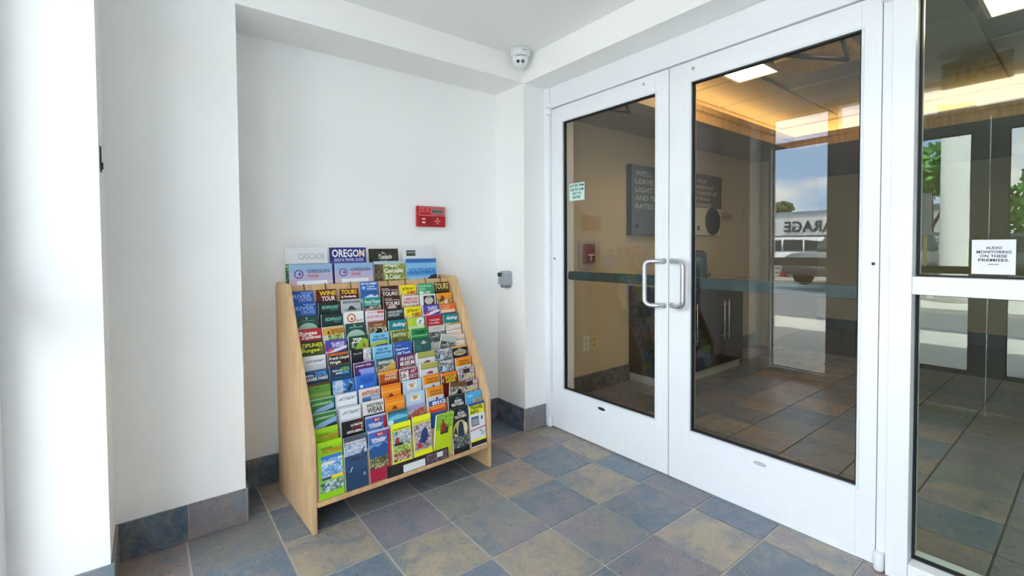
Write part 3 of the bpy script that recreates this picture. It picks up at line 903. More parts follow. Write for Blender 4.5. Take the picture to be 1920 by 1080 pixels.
# column 2
add(1, 2, '#5c1717', wt, [("TOURS", .10, .05, .92, .28, '#f0d22c'), ('in Portlandia', .10, .34, .88, .46, W_)], 'dark red brochure with yellow TOURS lettering and small white line')
add(2, 2, '#aeb3b8', [PG([(.3, .55), (.4, .38), (.5, .32), (.65, .40), (.75, .55)], '#33363c'), E_(.5, .40, .08, .07, '#23252a'), R(.15, .5, .9, .53, '#3a3d44')], [('BREWVANA', .10, .08, .97, .20, '#3a3f4a')], 'pale grey brewery tour brochure with black coach drawing')
add(3, 2, '#e2e2e2', [E_(.38, .30, .22, .22, '#c07248'), E_(.38, .30, .15, .15, '#ecdccb'), E_(.40, .34, .05, .06, '#4a3a30')], [('EAST', .60, .40, .98, .50, '#9a7a58'), ('OLD TOWN', .1, .56, .9, .62, '#2a2a2e')], 'white brochure with round orange seal')
add(4, 2, '#1d4540', arch, [('HISTORIC SITES', .2, .16, .85, .22, '#9fbfae')], 'dark green brochure with pale arch, beside the zip tour brochure')
add(5, 2, '#24432e', [PG([(.3, .62), (.5, .3), (.8, .12), (1, .25), (1, .75), (.3, .75)], '#8fb83c'), PG([(.70, .5), (.76, .3), (.82, .45), (.88, .6), (.74, .58)], '#b0442c')] + lines(.14, .38, .30, 3, .07, .025, W_), [('ZIP', .16, .10, .66, .34, W_, .15)], 'green brochure with big white slanted ZIP')
add(6, 2, '#14161b', [R(.62, 0, 1, .7, ('#55585f', '#b9bcc2', '#eceef0')), R(.0, .0, .02, 2, '#dfe0e2')], [('Maryhill', .14, .16, .54, .28, '#9aa0aa')], 'black brochure with white marble statue')
add(7, 2, '#4a1c5a', [R(0, 0, 1, .05, '#b48ac0'), R(.22, .34, 1, 2.2, '#8f9be0'), R(.0, .46, .3, 2.2, '#3a2a80')], [('Lavender Valley', .08, .12, .86, .24, '#e8dcf0', .1)], 'purple lavender valley brochure')
add(8, 2, '#2c6cd0', [E_(.26, .52, .08, .07, '#dfe8f6')], [('CELTIC', .20, .10, .86, .26, '#1b4590'), ('CHEESE', .16, .24, .86, .40, '#1b4590')], 'bright blue brochure with dark blue title and small white ring')
add(9, 2, '#d9d2c4', [R(.14, .42, .55, .62, '#3f66a8'), R(.55, .40, .98, .60, '#a8b4c4'), R(.14, .36, .98, .40, '#4a78b4')], [('ANTIQUES', .12, .13, .97, .34, '#b01c24')], 'cream brochure with red ANTIQUES lettering')
add(10, 2, '#dfdcd4', [R(.0, .60, 1, 2.2, '#2c2c30')], [('WESTERN', .16, .12, .94, .28, '#222226'), ('WEAR', .20, .30, .94, .54, '#222226')], 'cream brochure with black WESTERN WEAR lettering')
whi = [R(.88, 0, 1, 2.6, '#a81c3c'), R(0, 0, 1, .09, '#b9bcd0'), R(.34, .14, .78, .30, '#b81c3c'), R(.0, .62, .88, 1.0, '#6a9ad0'), PG([(0, .82), (.25, .7), (.45, .78), (.7, .6), (.88, .72), (.88, 1.3), (0, 1.3)], '#26548e'), R(0, 1.2, .88, 1.75, ('#2c3a2a', '#6a6a48', '#c9b98a')), R(0, 1.7, 1, 2.6, '#a81c3c'), R(.18, .53, .75, .56, W_)]
whit = [('BC', .44, .18, .68, .26, W_), ('Whistler', .12, .34, .84, .52, W_)]
add(11, 2, '#3a66b4', whi, whit, 'blue Whistler brochure with crimson edge, the upper one behind')
add(12, 2, '#3a66b4', whi, whit, 'blue Whistler brochure with crimson edge, standing in the front row')
# column 3
add(1, 3, '#2a66b8', [R(.08, .52, .96, .66, '#2f5a86'), PG([(0, .95), (.4, .75), (.6, .68), (.8, .80), (1, .72), (1, 1.1), (0, 1.1)], '#d5e2ee'), E_(.2, .32, .1, .08, '#9cc3ea')], [('SEA TO SUMMIT', .06, .06, .94, .17, W_), ('Tours &', .38, .20, .8, .32, '#cfe0f4'), ('Adventures', .36, .34, .92, .44, '#cfe0f4')], 'tall blue sea to summit brochure with snowy peak', dz=0.030)
add(2, 3, '#1f8a82', [R(0, .44, 1, .8, ('#2a2220', '#6a5a52', '#cfc6be'))], [('Food Tours', .12, .13, .95, .30, W_), ('PORTLAND WALKING', .12, .34, .9, .39, '#bfe4de')], 'teal food tours brochure')
add(3, 3, '#e6d6de', [R(.62, .05, .98, .17, '#d8584c'), R(.06, .52, .98, .58, '#d0a8b8')], [('SHOPS FOR', .12, .06, .56, .15, '#c98aa0'), ('QUILTERS &', .06, .26, .94, .42, '#a85a80')], 'pale pink quilters brochure with red patch')
add(4, 3, '#7a4a24', [R(0, .28, 1, .9, ('#3c3a2c', '#8a7a58', '#e4ddd0')), PG([(.35, .62), (.5, .36), (.68, .34), (.74, .5), (.66, .68)], '#17130f')], [('HORSE RIDES', .3, .14, .75, .22, '#d9b48a')], 'brown brochure with dark horse photo')
hab = [PG([(0, .58), (.2, .46), (.8, .40), (1, .46), (1, .56), (0, .72)], '#a8c43c'), PG([(.1, .75), (.3, .62), (.9, .58), (1, .8)], '#5a2c8a')]
habt = [('Hot Air', .2, .10, .8, .24, '#1c3f78', .1), ('Ballooning', .10, .26, .92, .42, '#1c3f78', .1)]
add(5, 3, '#7cc0e4', hab, habt, 'light blue hot air ballooning brochure with purple and green stripes')
add(6, 3, '#7cc0e4', [R(.06, .50, .94, .53, '#3f86b8')], habt, 'light blue hot air ballooning brochure without stripes, just below the striped one')
add(7, 3, '#2c5a68', [R(0, .34, 1, .9, ('#3a2e22', '#8a7a5a', '#d9d4c4')), PG([(.4, .6), (.7, .3), (1, .2), (1, .6)], '#c9a84a')], [('WHITEWATER', .10, .12, .92, .28, W_)], 'dark teal whitewater brochure with river canyon photo')
add(8, 3, '#a8481c', [R(0, 0, 1, .14, '#e09a34'), R(.0, .56, 1, 2.2, '#7a2c14')], [('PAKINE', .32, .14, .9, .28, '#f0d6b0'), ('SAFARI', .28, .30, .9, .46, '#f0d6b0')], 'rust orange brochure with yellow top band')
ora = [R(0, 0, 1, .12, '#e87818'), R(0, .3, 1, .36, '#f4b04a'), PG([(.30, .62), (.42, .46), (.5, .44), (.58, .56), (.62, .64)], '#8a3a10')]
add(9, 3, '#f09020', ora, [], 'bright orange brochure with small tent shape, upper of two')
add(10, 3, '#f09020', ora, [], 'bright orange brochure with small tent shape, lower of two')
add(11, 3, '#2a86a8', [R(0, 0, 1, .14, '#3c5a66'), PG([(0, .3), (.5, .2), (1, .3), (1, .4), (0, .45)], '#6fb8d0'), R(0, .6, 1, 2.2, '#b9c87a'), E_(.14, .52, .14, .12, '#cfe6ee')], [], 'sea blue brochure with pale cliff photo above the yellow travel guides')
yel = [R(0, .0, 1, .30, '#ecec1a'), R(0, .27, 1, .29, '#2a2a1a')]
add(12, 3, '#e6e420', yel + [R(.04, .34, .98, 1.0, ('#5a6a5a', '#a8b4b8', '#dfe2e6')), R(.04, 1.0, .98, 1.75, ('#4a6a2a', '#a8b850', '#e2e0b0')), PG([(.14, .92), (.22, .62), (.3, .62), (.4, .92)], '#a8343c'), R(.1, .9, .55, 1.02, '#23282a'), R(.06, 1.36, .9, 1.72, ('#3a2a20', '#b06a50', '#e6dcd4')), R(0, 1.82, 1, 1.95, '#ecec1a')], [('THE MILEPOST', .06, .22, .9, .26, '#4a4a12')], 'yellow travel guide with totem and festival photos in the front row')
# column 4
cho = [R(0, .54, 1, 2.2, '#4a2018'), E_(.5, .62, .28, .10, '#c9b0a0')]
chot = [('Portland', .1, .10, .5, .18, '#d9c0b4'), ('Chocolate Tasting', .1, .19, .95, .28, '#e6d6cc'), ('TOURS', .12, .32, .96, .52, W_)]
add(1, 4, '#3f1414', cho, chot, 'maroon chocolate tours brochure, upper of two')
add(2, 4, '#3f1414', cho, chot, 'maroon chocolate tours brochure, lower of two')
add(3, 4, '#2c3138', [R(0, .52, 1, 2.2, '#22262c')], [('HOUSE SPIRITS', .14, .12, .95, .25, '#d5d9de'), ('DISTILLERY', .14, .28, .80, .41, '#d5d9de')], 'charcoal distillery brochure with pale lettering')
raf = [R(0, .54, 1, .9, ('#2a3a2a', '#c9a03a', '#d9dcd4')), R(0, .0, 1, .05, '#1b6a74')]
raft = [('Rafting', .22, .16, .95, .40, W_, .2)]
add(4, 4, '#17828c', raf, raft, 'teal rafting brochure near the middle of the rack')
add(5, 4, '#6a7a24', [R(0, .32, 1, 2.2, ('#2c3016', '#5a5a2c', '#8a8a4a')), E_(.96, .25, .06, .2, '#a8c43c')], [('RAFTING', .08, .08, .82, .26, '#e2e2c8', .1)], 'olive rafting brochure with dark river photo')
add(6, 4, '#2858b0', [], [('Portland', .12, .12, .4, .19, '#9cb8e6'), ('Experience', .10, .30, .80, .44, W_), ('100 Tours', .16, .50, .90, .64, W_)], 'royal blue brochure inviting to experience tours')
add(7, 4, '#6a1c4c', [R(.16, .6, .94, .78, '#b9a46a'), PG([(.48, .72), (.56, .58), (.64, .72)], W_)], [('AIR & AUTO', .16, .10, .92, .28, W_), ('MUSEUM', .16, .32, .94, .54, W_)], 'plum air and auto museum brochure')
add(8, 4, '#7a2040', [R(0, .02, 1, .06, '#d9c9d0'), R(.04, .12, .40, .7, ('#5a4a40', '#c9c0b4', '#efeae4')), R(.40, .12, .46, .7, W_)], [('ART', .56, .12, .9, .28, '#e6c9d0', .2), ('DECO', .52, .34, .94, .56, '#e6c9d0', .2)], 'plum and white brochure with strip photo under the museum brochure')
lab_ = [R(.2, .12, .74, .44, '#e9e2d0'), E_(.46, .30, .12, .08, '#c98a6a')]
labt = [('RANCH', .28, .16, .66, .24, '#8a6a4a')]
add(9, 4, '#b4cbe0', lab_, labt, 'pale blue brochure with cream label, upper of two')
add(10, 4, '#b4cbe0', lab_ + [R(0, .62, 1, .9, '#a4a0cc'), PG([(0, 1.1), (.5, .86), (1, .80), (1, 1.6), (0, 1.6)], ('#8a4038', '#b86a5a', '#d9a89c'))], labt, 'pale blue brochure with cream label and red hills, lower of two')
add(12, 4, '#e6e420', yel + [R(.04, .36, .98, 1.66, ('#5a4a48', '#a8989c', '#d9d4d6')), PG([(.3, 1.3), (.45, .8), (.6, .62), (.75, .7), (.82, 1.1), (.6, 1.4)], '#2c3c70'), PG([(.16, 1.56), (.2, 1.3), (.36, 1.3), (.46, 1.56)], '#a8343c'), R(0, 1.78, 1, 1.92, '#ecec1a')], [], 'yellow travel guide with blue rider photo in the front row', dz=0.012)
# column 5
jet = [R(0, .50, 1, .8, ('#3a4a6a', '#d98a3a', '#efe6c8')), R(.6, .32, .98, .5, '#f0a020')]
jett = [('JETBOAT', .14, .14, .88, .32, '#3a1c10'), ('FUN!', .44, .36, .88, .52, '#3a1c10')]
add(1, 5, '#f0dc14', jet, jett, 'yellow jetboat brochure in the top row')
add(2, 5, '#dfd6d2', [R(0, .52, 1, .8, PH_W)], [('LUMBERYARD', .08, .12, .94, .24, '#b8284a'), ('BIKE PARK', .08, .28, .94, .44, '#b8284a')], 'white bike park brochure with crimson title')
add(3, 5, '#f0dc14', jet, jett, 'yellow jetboat brochure in the third row')
add(4, 5, '#b4d43c', [E_(.74, .24, .24, .24, '#d9e6ea'), PG([(.66, .36), (.74, .16), (.84, .20), (.76, .24), (.70, .40)], '#1c2024'), R(0, .46, 1, 2.2, '#c9dca0'), E_(.16, .24, .06, .10, '#e6d24a')], [], 'lime brochure with bird in a pale circle')
add(5, 5, '#1f8f48', [R(0, .36, 1, .39, '#a8d8b4'), R(.0, .5, 1, 2.2, '#2c5a4a')], [('TREES', .2, .12, .7, .30, '#14402a', .15), ('ISLE', .6, .10, .94, .28, '#14402a', .15)], 'bright green brochure with dark green lettering')
add(6, 5, '#2c5a58', [PG([(.4, .22), (.55, .08), (.7, .18), (.8, .2), (.6, .28)], '#a8b8b4'), R(.1, .3, .4, .6, '#3a6e6a')], [], 'dark teal brochure with pale bird above the olive topped leaflets')
oli = [R(0, 0, 1, .26, '#a8a850'), R(0, .26, 1, .30, '#7a7a40'), PG([(.3, .56), (.5, .44), (.72, .48), (.7, .58)], '#a02c3c')]
add(7, 5, '#cfd0d6', oli, [], 'olive topped leaflet with red car, upper of two', sheets=3)
add(8, 5, '#cfd0d6', oli, [], 'olive topped leaflet with red car, lower of two', sheets=3)
dun = [R(0, 0, 1, .08, '#e8801c'), R(0, .46, 1, .95, '#c4ccd6'), PG([(.5, .66), (.56, .54), (.62, .52), (.66, .66)], '#4a2030')]
dunt = [('DUNE BUGGY', .20, .14, .95, .27, '#4a2c10'), ('& SAND RAILS', .20, .30, .95, .42, '#4a2c10')]
add(9, 5, '#f09a1e', dun, dunt, 'orange dune buggy brochure, upper of two left of the wildlife safari')
add(10, 5, '#f09a1e', dun, dunt, 'orange dune buggy brochure, lower of two left of the wildlife safari')
add(11, 5, '#2a5aa8', [R(0, .24, 1, .6, '#d8481c'), R(.05, .28, .95, .33, '#f0b43c'), R(.1, .38, .95, .43, '#f0b43c')], [('BIG', .22, .04, .98, .22, W_)], 'blue and orange brochure above the lime one')
add(12, 5, '#c4dc1c', [R(0, 0, 1, .8, ('#5a9a2c', '#86bc34', '#b4d448')), R(.28, .72, .74, 1.06, '#4a4a3c'), PG([(.3, .9), (.34, .3), (.40, .24), (.46, .46), (.62, .62), (.5, .92)], '#a8382c'), R(.2, .62, .8, .66, '#5a3a24')], [], 'lime leaflet with red totem figure leaning forward in the front row', lean=-0.16, dz=0.010)
# column 6
add(1, 6, '#2f9c66', [R(.1, .46, .8, .66, ('#c98a6a', '#dfd6c8', '#2c6a4a')), E_(.2, .52, .12, .1, '#cfe6dc')], [('PICK ME YOUR', .06, .10, .9, .22, '#bfe6d2'), ('LOCAL', .06, .26, .5, .38, '#bfe6d2')], 'green brochure with mint lettering in the top row')
add(2, 6, '#e6e6e6', [R(.22, .08, .92, .7, '#1d1716'), E_(.56, .36, .28, .22, '#c9bfb2'), E_(.56, .16, .16, .07, '#8f8478')], [], 'white brochure with framed dark portrait photo')
add(3, 6, '#4a45a0', til, tilt, 'purple air museum brochure with white and red plane, right part of rack')
add(4, 6, '#b41c34', [R(0, .58, 1, .8, PH_D)], [('* CANADIAN', .18, .20, .86, .32, '#f0c9c9'), ('COLUMBIA', .18, .38, .84, .48, '#f0c9c9')], 'crimson brochure with two pale text lines')
add(5, 6, '#c4c8c0', [R(0, .34, 1, .9, PH_D)], [('GORGE', .2, .10, .7, .2, '#a0a49c')], 'grey brochure with dark forest photo in the fifth row')
add(6, 6, '#b4b8ac', [R(0, .38, 1, .9, PH_D), R(0, 0, 1, .04, '#dfe0d8')], [], 'grey leaflet with forest photo, leaning sideways', roll=13)
mon = [R(0, 0, 1, .8, ('#22242a', '#77797f', '#d5d2cf')), R(.2, .06, .9, .14, '#c9c9cc'), E_(.38, .46, .13, .16, '#a8cfdc')]
add(7, 6, '#55575c', mon, [], 'grey monochrome photo leaflet, upper of two')
add(8, 6, '#55575c', mon, [], 'grey monochrome photo leaflet, lower of two')
add(9, 6, '#6a1a14', [R(0, 0, 1, .16, '#e87a1c'), R(.06, .3, .12, .5, '#d9b49a')], [('WILDLIFE', .2, .18, .94, .36, '#f0dc1c'), ('SAFARI', .26, .38, .86, .56, '#f0dc1c')], 'maroon wildlife safari brochure with yellow lettering')
add(10, 6, '#6a4420', [R(0, .26, 1, .9, ('#2a2420', '#8a8070', '#dcd8d0')), PG([(.4, .6), (.55, .36), (.72, .40), (.78, .62)], '#14110f')], [], 'brown horse photo leaflet, tilted, right of the dune buggy brochures', roll=8)
sev = [R(0, 0, 1, .06, '#3a3c44'), PG([(.4, .22), (.5, .14), (.62, .16), (.7, .22), (.55, .20)], '#2c8a84')]
sevt = [('SEVEN', .36, .26, .80, .40, W_), ('FEATHERS', .18, .42, .92, .58, W_)]
add(11, 6, '#0e1116', sev, sevt, 'black resort brochure with white title, upper of two')
add(12, 6, '#0e1116', sev + [E_(.5, 1.2, .46, .52, '#c9b878'), PG([(.30, 1.62), (.36, 1.05), (.46, .78), (.58, .74), (.68, 1.0), (.74, 1.62)], '#1c2c4a'), E_(.82, 1.12, .12, .26, '#e2dcc0'), PG([(.06, 1.3), (.22, .92), (.3, 1.4)], '#2a2620'), R(.0, 1.5, 1, 2.1, ('#1a1e24', '#4a5058', '#a8a890'))], sevt, 'black resort brochure with white title and gold oval, in the front row')
# column 7
add(1, 7, '#1c140c', [R(0, .48, 1, .52, '#6a5a2c')], [('TOURS', .06, .06, .96, .42, '#e6cf7a')], 'black brochure with large gold TOURS lettering at the top right')
add(2, 7, '#e89020', [R(0, .30, 1, .9, ('#4a3a1c', '#a8803a', '#e6c880')), R(.26, .16, .46, .46, '#7a2c34'), E_(.58, .52, .10, .12, '#e6d6cc')], [], 'orange brochure with figures photo below the gold TOURS one')
add(3, 7, '#e06a28', [R(.08, .10, .6, .30, '#f0a882'), R(.04, .34, .96, .50, '#ecd2b4'), R(0, .52, 1, .8, '#1c4a7a')], [('REPTILE', .12, .14, .56, .24, '#b03a14')], 'orange and navy brochure in the far right column')
add(4, 7, '#17828c', raf, raft, 'teal rafting brochure in the far right column')
bei = [R(0, .30, 1, .34, '#9a8478'), R(0, .36, 1, .42, '#f0ece6'), R(.4, .22, 1, .26, '#b8a498'), R(0, .5, 1, .8, '#e6d2c8')]
add(5, 7, '#d6cbc2', bei, [], 'beige striped brochure, upper of two in the far right column')
add(6, 7, '#d6cbc2', bei, [], 'beige striped brochure, lower of two in the far right column')
add(7, 7, '#1c1c40', [R(0, 0, 1, .10, '#e0a83c'), E_(.5, .38, .42, .16, '#b8aa7a'), E_(.5, .26, .16, .12, '#8a9a94'), R(.2, .36, .8, .42, '#7a7050')], [], 'navy brochure with gold oval emblem in the far right column')
add(8, 7, '#f09a1e', dun, dunt, 'orange dune buggy brochure in the far right column')
cav = [R(0, 0, 1, .9, ('#2a1a1c', '#a8989c', '#e0d6d8')), R(.28, .06, .72, .30, '#3a1418'), R(.4, .42, .85, .52, '#c9c43a')]
add(9, 7, '#6a5a5c', cav, [], 'busy white and maroon photo brochure, upper of two far right')
add(10, 7, '#6a5a5c', cav, [], 'busy white and maroon photo brochure, lower of two far right')
add(11, 7, '#4aa8dc', [R(.45, .40, .98, .58, ('#7a4a3c', '#b08a6a', '#d9c9b0'))], [('Bird', .18, .14, .42, .24, '#cfe6f4')], 'light blue brochure behind the travel info leaflet')
add(12, 7, '#e2e2e8', [R(0, 0, 1, .14, '#1f3f8a'), R(0, .14, 1, .62, '#e6e81c'), R(.10, .74, .60, 1.24, '#5e6068'), R(.14, .86, .56, 1.18, '#989ca6'), R(.14, .78, .56, .83, '#3f66a8'), R(.74, .78, .86, .98, '#5a5c66'), PG([(0, 1.42), (1, 1.34), (1, 1.39), (0, 1.47)], '#a81c54'), R(.6, 1.5, .92, 1.8, ('#5a5a60', '#c0c4cc', '#eceef2')), R(0, 1.95, 1, 2.06, '#e6e81c'), R(0, 2.06, 1, 2.3, '#1c1c1c')], [('TRAVEL', .08, .17, .92, .36, '#1c1c14'), ('INFO', .08, .40, .62, .58, '#1c1c14')], 'white and yellow travel info leaflet at the lower right')

inner0 = PT + 0.006
pitch = (RW - 2 * PT - 0.012) / 8.0
rnd = random.Random(21)
for (k, c), (base, regs, txts, label, kw) in sorted(B.items()):
    wd = kw.get('w', BW + rnd.uniform(-0.003, 0.002))
    h = kw.get('h', 0.234)
    th = rnd.uniform(0.004, 0.009)
    if (k, c) in ((7, 5), (8, 5)): th = 0.016
    x = inner0 + pitch * (c + 0.5) + rnd.uniform(-0.002, 0.002)
    dz = kw.get('dz', rnd.uniform(-0.003, 0.005))
    zf = max(0.1385, ROW_Z(k) - 0.2360) + 0.5 * wd * math.sin(math.radians(kw.get('roll', 0) + 0.7))
    h = h + dz
    if k == 12:
        zf = 0.1385
        h = kw.get('h', 0.236) + max(0.0, dz)
        zf += 0.5 * wd * math.sin(math.radians(0.7))
    lean = kw.get('lean', LEAN)
    yfoot = ROW_Y(k) - 0.0235
    if lean < 0: yfoot = ROW_Y(k) - 0.006
    if kw.get('roll'): yfoot -= 0.012
    m = RM @ Matrix.Translation((x, yfoot, zf)) @ Matrix.Rotation(math.radians(rnd.uniform(-0.7, 0.7) + kw.get('roll', 0)), 4, 'Y') @ Matrix.Rotation(-math.atan(lean), 4, 'X')
    o = leaflet('brochure', m, wd, h, th, base, regs, txts, label, 'brochure', 'brochures in the wooden rack')
    if kw.get('sheets'):
        for q in range(kw['sheets']):
            bm = bmesh.new()
            bm_box(bm, -wd / 2 - 0.004 - q * 0.004, wd / 2 - 0.02, 0.0025 + q * 0.0008, 0.0030 + q * 0.0008, 0.0, h - 0.004 - q * 0.002)
            new_obj('loose_sheet', bm, flat('#d9dade', 0.6), o)

# magazines standing behind the ledge board
mags = [
    # x centre, y, foot z, width, height
    (-1.497, 0.475, '#dcdce0', [R(0, .42, 1, 1.4, ('#163a24', '#3f7a3c', '#d9dcc0')), R(0, .40, 1, .43, '#4a7a4a')], [('CASCADE', .30, .14, .92, .30, '#b4b6c0')], 'white magazine with pale CASCADE title and green photo', 0.212, 1.238),
    (-1.280, 0.475, '#24287a', [R(0, .36, 1, 1.4, '#4a4aa0'), PG([(.42, .6), (.5, .38), (.58, .6)], '#1b1e5a')], [('OREGON', .07, .05, .95, .26, W_), ('GOLF & TRAVEL GUIDE', .12, .29, .92, .37, '#cfd0ec'), ('/', .8, .08, .96, .24, '#e8b82c', .3)], 'navy golf travel guide magazine with white OREGON title', 0.205, 1.238),
    (-1.072, 0.475, '#23241c', [R(0, 0, 1, .5, ('#14160f', '#2c2c20', '#4a4634'))], [('The', .42, .10, .54, .17, '#d9d6cc'), ('Tualatin', .30, .18, .78, .33, '#e6e3d8', .1), ('Valley', .36, .37, .72, .50, '#e6e3d8', .1)], 'black valley guide magazine behind the coast guide', 0.182, 1.230),
    (-0.846, 0.475, '#dedfe6', [R(.10, .09, .40, .26, '#4a4f48'), R(.12, .14, .38, .17, '#a8ac9c')], [], 'white magazine with small dark label behind the sky blue one', 0.205, 1.238),
]
magf = [
    (-1.487, 0.438, '#a8b4d4', [R(0, 0, 1, .2, '#8fb0d4'), R(0, .2, 1, .4, '#b8b4d0'), R(0, .4, 1, 1.4, '#d9b8c4'), R(.16, .40, .86, .50, '#eef0f4'), R(0, .5, 1, 1.4, '#a8b0c8')] , 'pastel wine guide magazine at the far left', 0.214, 1.152, 'wine'),
    (-1.261, 0.438, '#a8b4d4', [R(0, 0, 1, .2, '#8fb0d4'), R(0, .2, 1, .4, '#b8b4d0'), R(0, .4, 1, 1.4, '#d9b8c4'), R(.16, .40, .86, .50, '#eef0f4'), R(0, .5, 1, 1.4, '#a8b0c8')], 'pastel wine guide magazine beside the coast guide', 0.212, 1.153, 'wine'),
    (-1.054, 0.438, '#7a7a3c', [R(0, 0, 1, 1.4, ('#4a4a28', '#8a9a3c', '#c9c47a')), R(0, 0, .28, 1.4, ('#2a2418', '#5a4a34', '#8a7a5c')), R(0, 0, 1, .09, '#a8c4d0')], 'green and brown coast guide magazine with white title', 0.190, 1.158, 'coast'),
    (-0.848, 0.438, '#4a9cd8', [R(0, 0, 1, .12, '#2c6cb0'), R(0, .12, 1, .36, '#7fbbe4'), R(0, .5, 1, 1.4, '#8fc0e4'), PG([(.62, .66), (.8, .5), (1, .46), (1, .72), (.6, .72)], '#22323c'), R(.1, .56, .6, .60, '#b8d4ec')], 'sky blue magazine with dark blue title at the far right', 0.205, 1.168, 'south'),
]
for x, y, base, regs, txts, label, wd, ztop in mags:
    p = Vector((x, y, 0))
    h = ztop - 0.9575
    m = Matrix.Translation((x, y + RRZ * (x + 1.622) - 0.0, 0.9575)) @ Matrix.Rotation(RRZ, 4, 'Z') @ Matrix.Rotation(math.radians(-5), 4, 'X')
    leaflet('magazine', m, wd, h, 0.006, base, regs, txts, label, 'magazine', 'magazines along the top of the rack')
for x, y, base, regs, label, wd, ztop, kind in magf:
    h = ztop - 0.9575
    m = Matrix.Translation((x, y + RRZ * (x + 1.622) - 0.0, 0.9575)) @ Matrix.Rotation(RRZ, 4, 'Z') @ Matrix.Rotation(math.radians(-5), 4, 'X')
    if kind == 'wine':
        t = [('OREGON', .40, .13, .92, .22, '#5a5f80'), ('WINE', .40, .25, .66, .33, '#d0607a')]
        regs = regs + [E_(.21, .24, .105, .105, '#6a2c7a'), E_(.21, .24, .08, .08, '#a8b8dc'), E_(.23, .235, .03, .04, '#5a4a90')]
        regs.append(R(.16, .42, .86, .50, '#f0f2f6'))
    elif kind == 'coast':
        t = [('Oregon', .34, .08, .74, .20, W_), ("Cascades", .32, .22, .94, .36, W_), ('& Coast', .34, .40, .82, .56, W_)]
    else:
        t = [('SOUTHSIDE', .08, .28, .96, .44, '#1f62b4')]
    leaflet('magazine', m, wd, h, 0.006, base, regs, t, label, 'magazine', 'magazines along the top of the rack')
# loose dark flyer lying low behind the tilted leaflets, with its white address label
fly = leaflet('flyer', RM @ Matrix.Translation((0.505, -0.0065, 0.1385)) @ Matrix.Rotation(-math.atan(0.10), 4, 'X'), 0.34, 0.055, 0.0015, '#2a2226', [R(.02, .03, .24, .155, '#1c1c20'), R(.25, .05, .60, .155, '#dfe2e4'), R(.62, .02, .98, .155, ('#2a1e24', '#5a444e', '#8a7a84')), R(.80, .03, .90, .10, '#d9d9dc')], [], 'dark flyer with white address label along the rack bottom', 'flyer')
# ------------------------------------------------------------------ small fittings in the vestibule
# red annunciator keypad
kp = tag(empty('alarm_keypad', (-0.827, YB, 1.368)), 'red fire alarm keypad on the white wall above the rack', 'keypad')
RED, RED2 = flat('#b01324', 0.35), flat('#c21a2e', 0.35)
box('housing', 0, 0.198, -0.030, -0.0005, 0, 0.130, RED, kp, 0.004)
pn = box('display_panel', 0.012, 0.192, -0.033, -0.030, 0.070, 0.124, RED2, kp, 0.001)
bm = bmesh.new()
for q in ((0.012, 0.192, 0.0695, 0.0725), (0.012, 0.192, 0.1215, 0.1245), (0.012, 0.0145, 0.0725, 0.1215), (0.1895, 0.192, 0.0725, 0.1215)):
    bm_box(bm, q[0], q[1], -0.0345, -0.033, q[2], q[3])
new_obj('outline', bm, flat('#e2a0a4', 0.5), pn)
box('screen_bezel', 0.090, 0.185, -0.0345, -0.033, 0.080, 0.115, flat('#c98a90', 0.4), kp, 0.001)
box('screen', 0.095, 0.178, -0.0355, -0.0345, 0.085, 0.110, flat('#6a6a62', 0.25), kp)
bm = bmesh.new()
for (a, c) in ((0.022, 0.108), (0.055, 0.108), (0.022, 0.094), (0.055, 0.094)):
    bm_box(bm, a, a + 0.024, -0.0338, -0.033, c, c + 0.005)
new_obj('caption', bm, flat('#e0888e', 0.5), pn)
for z in (0.022, 0.044):
    box('button', 0.030, 0.052, -0.0325, -0.030, z, z + 0.009, flat('#d8cfc8', 0.4), kp, 0.001)
for a in range(3):
    for c in range(4):
        box('key', 0.066 + a * 0.015, 0.075 + a * 0.015, -0.0325, -0.030, 0.014 + c * 0.012, 0.021 + c * 0.012, flat('#5e0d16', 0.4), kp, 0.0008)
for a, c in ((0.135, 0.032), (0.121, 0.032), (0.149, 0.032), (0.135, 0.047), (0.135, 0.017)):
    box('arrow_key', a, a + 0.009, -0.0325, -0.030, c, c + 0.008, flat('#d9c9c6', 0.4), kp, 0.001)

# card reader on the pilaster side
rd = tag(empty('card_reader', (XP, 0.475, 0.945)), 'grey card reader with black window on the white pilaster', 'reader')
bm = bmesh.new()
bm_prism(bm, [(-0.060, 0.030), (-0.060, 0.112), (-0.042, 0.128), (0.030, 0.128), (0.052, 0.108), (0.055, 0.030)], -0.0005, -0.052, 'x')
for v in bm.verts:
    if v.co.x < -0.02:
        v.co.y *= 0.82
        v.co.z = 0.03 + (v.co.z - 0.03) * 0.94
bmesh.ops.bevel(bm, geom=list(bm.edges), offset=0.005, segments=3, affect='EDGES')
new_obj('housing', bm, flat('#9aa3a6', 0.4), rd)
box('window', -0.0545, -0.0515, -0.005, 0.042, 0.088, 0.114, BLACK, rd, 0.001)
box('card_slot', -0.040, -0.0005, -0.045, 0.030, 0.010, 0.034, flat('#7d8486', 0.45), rd, 0.004)

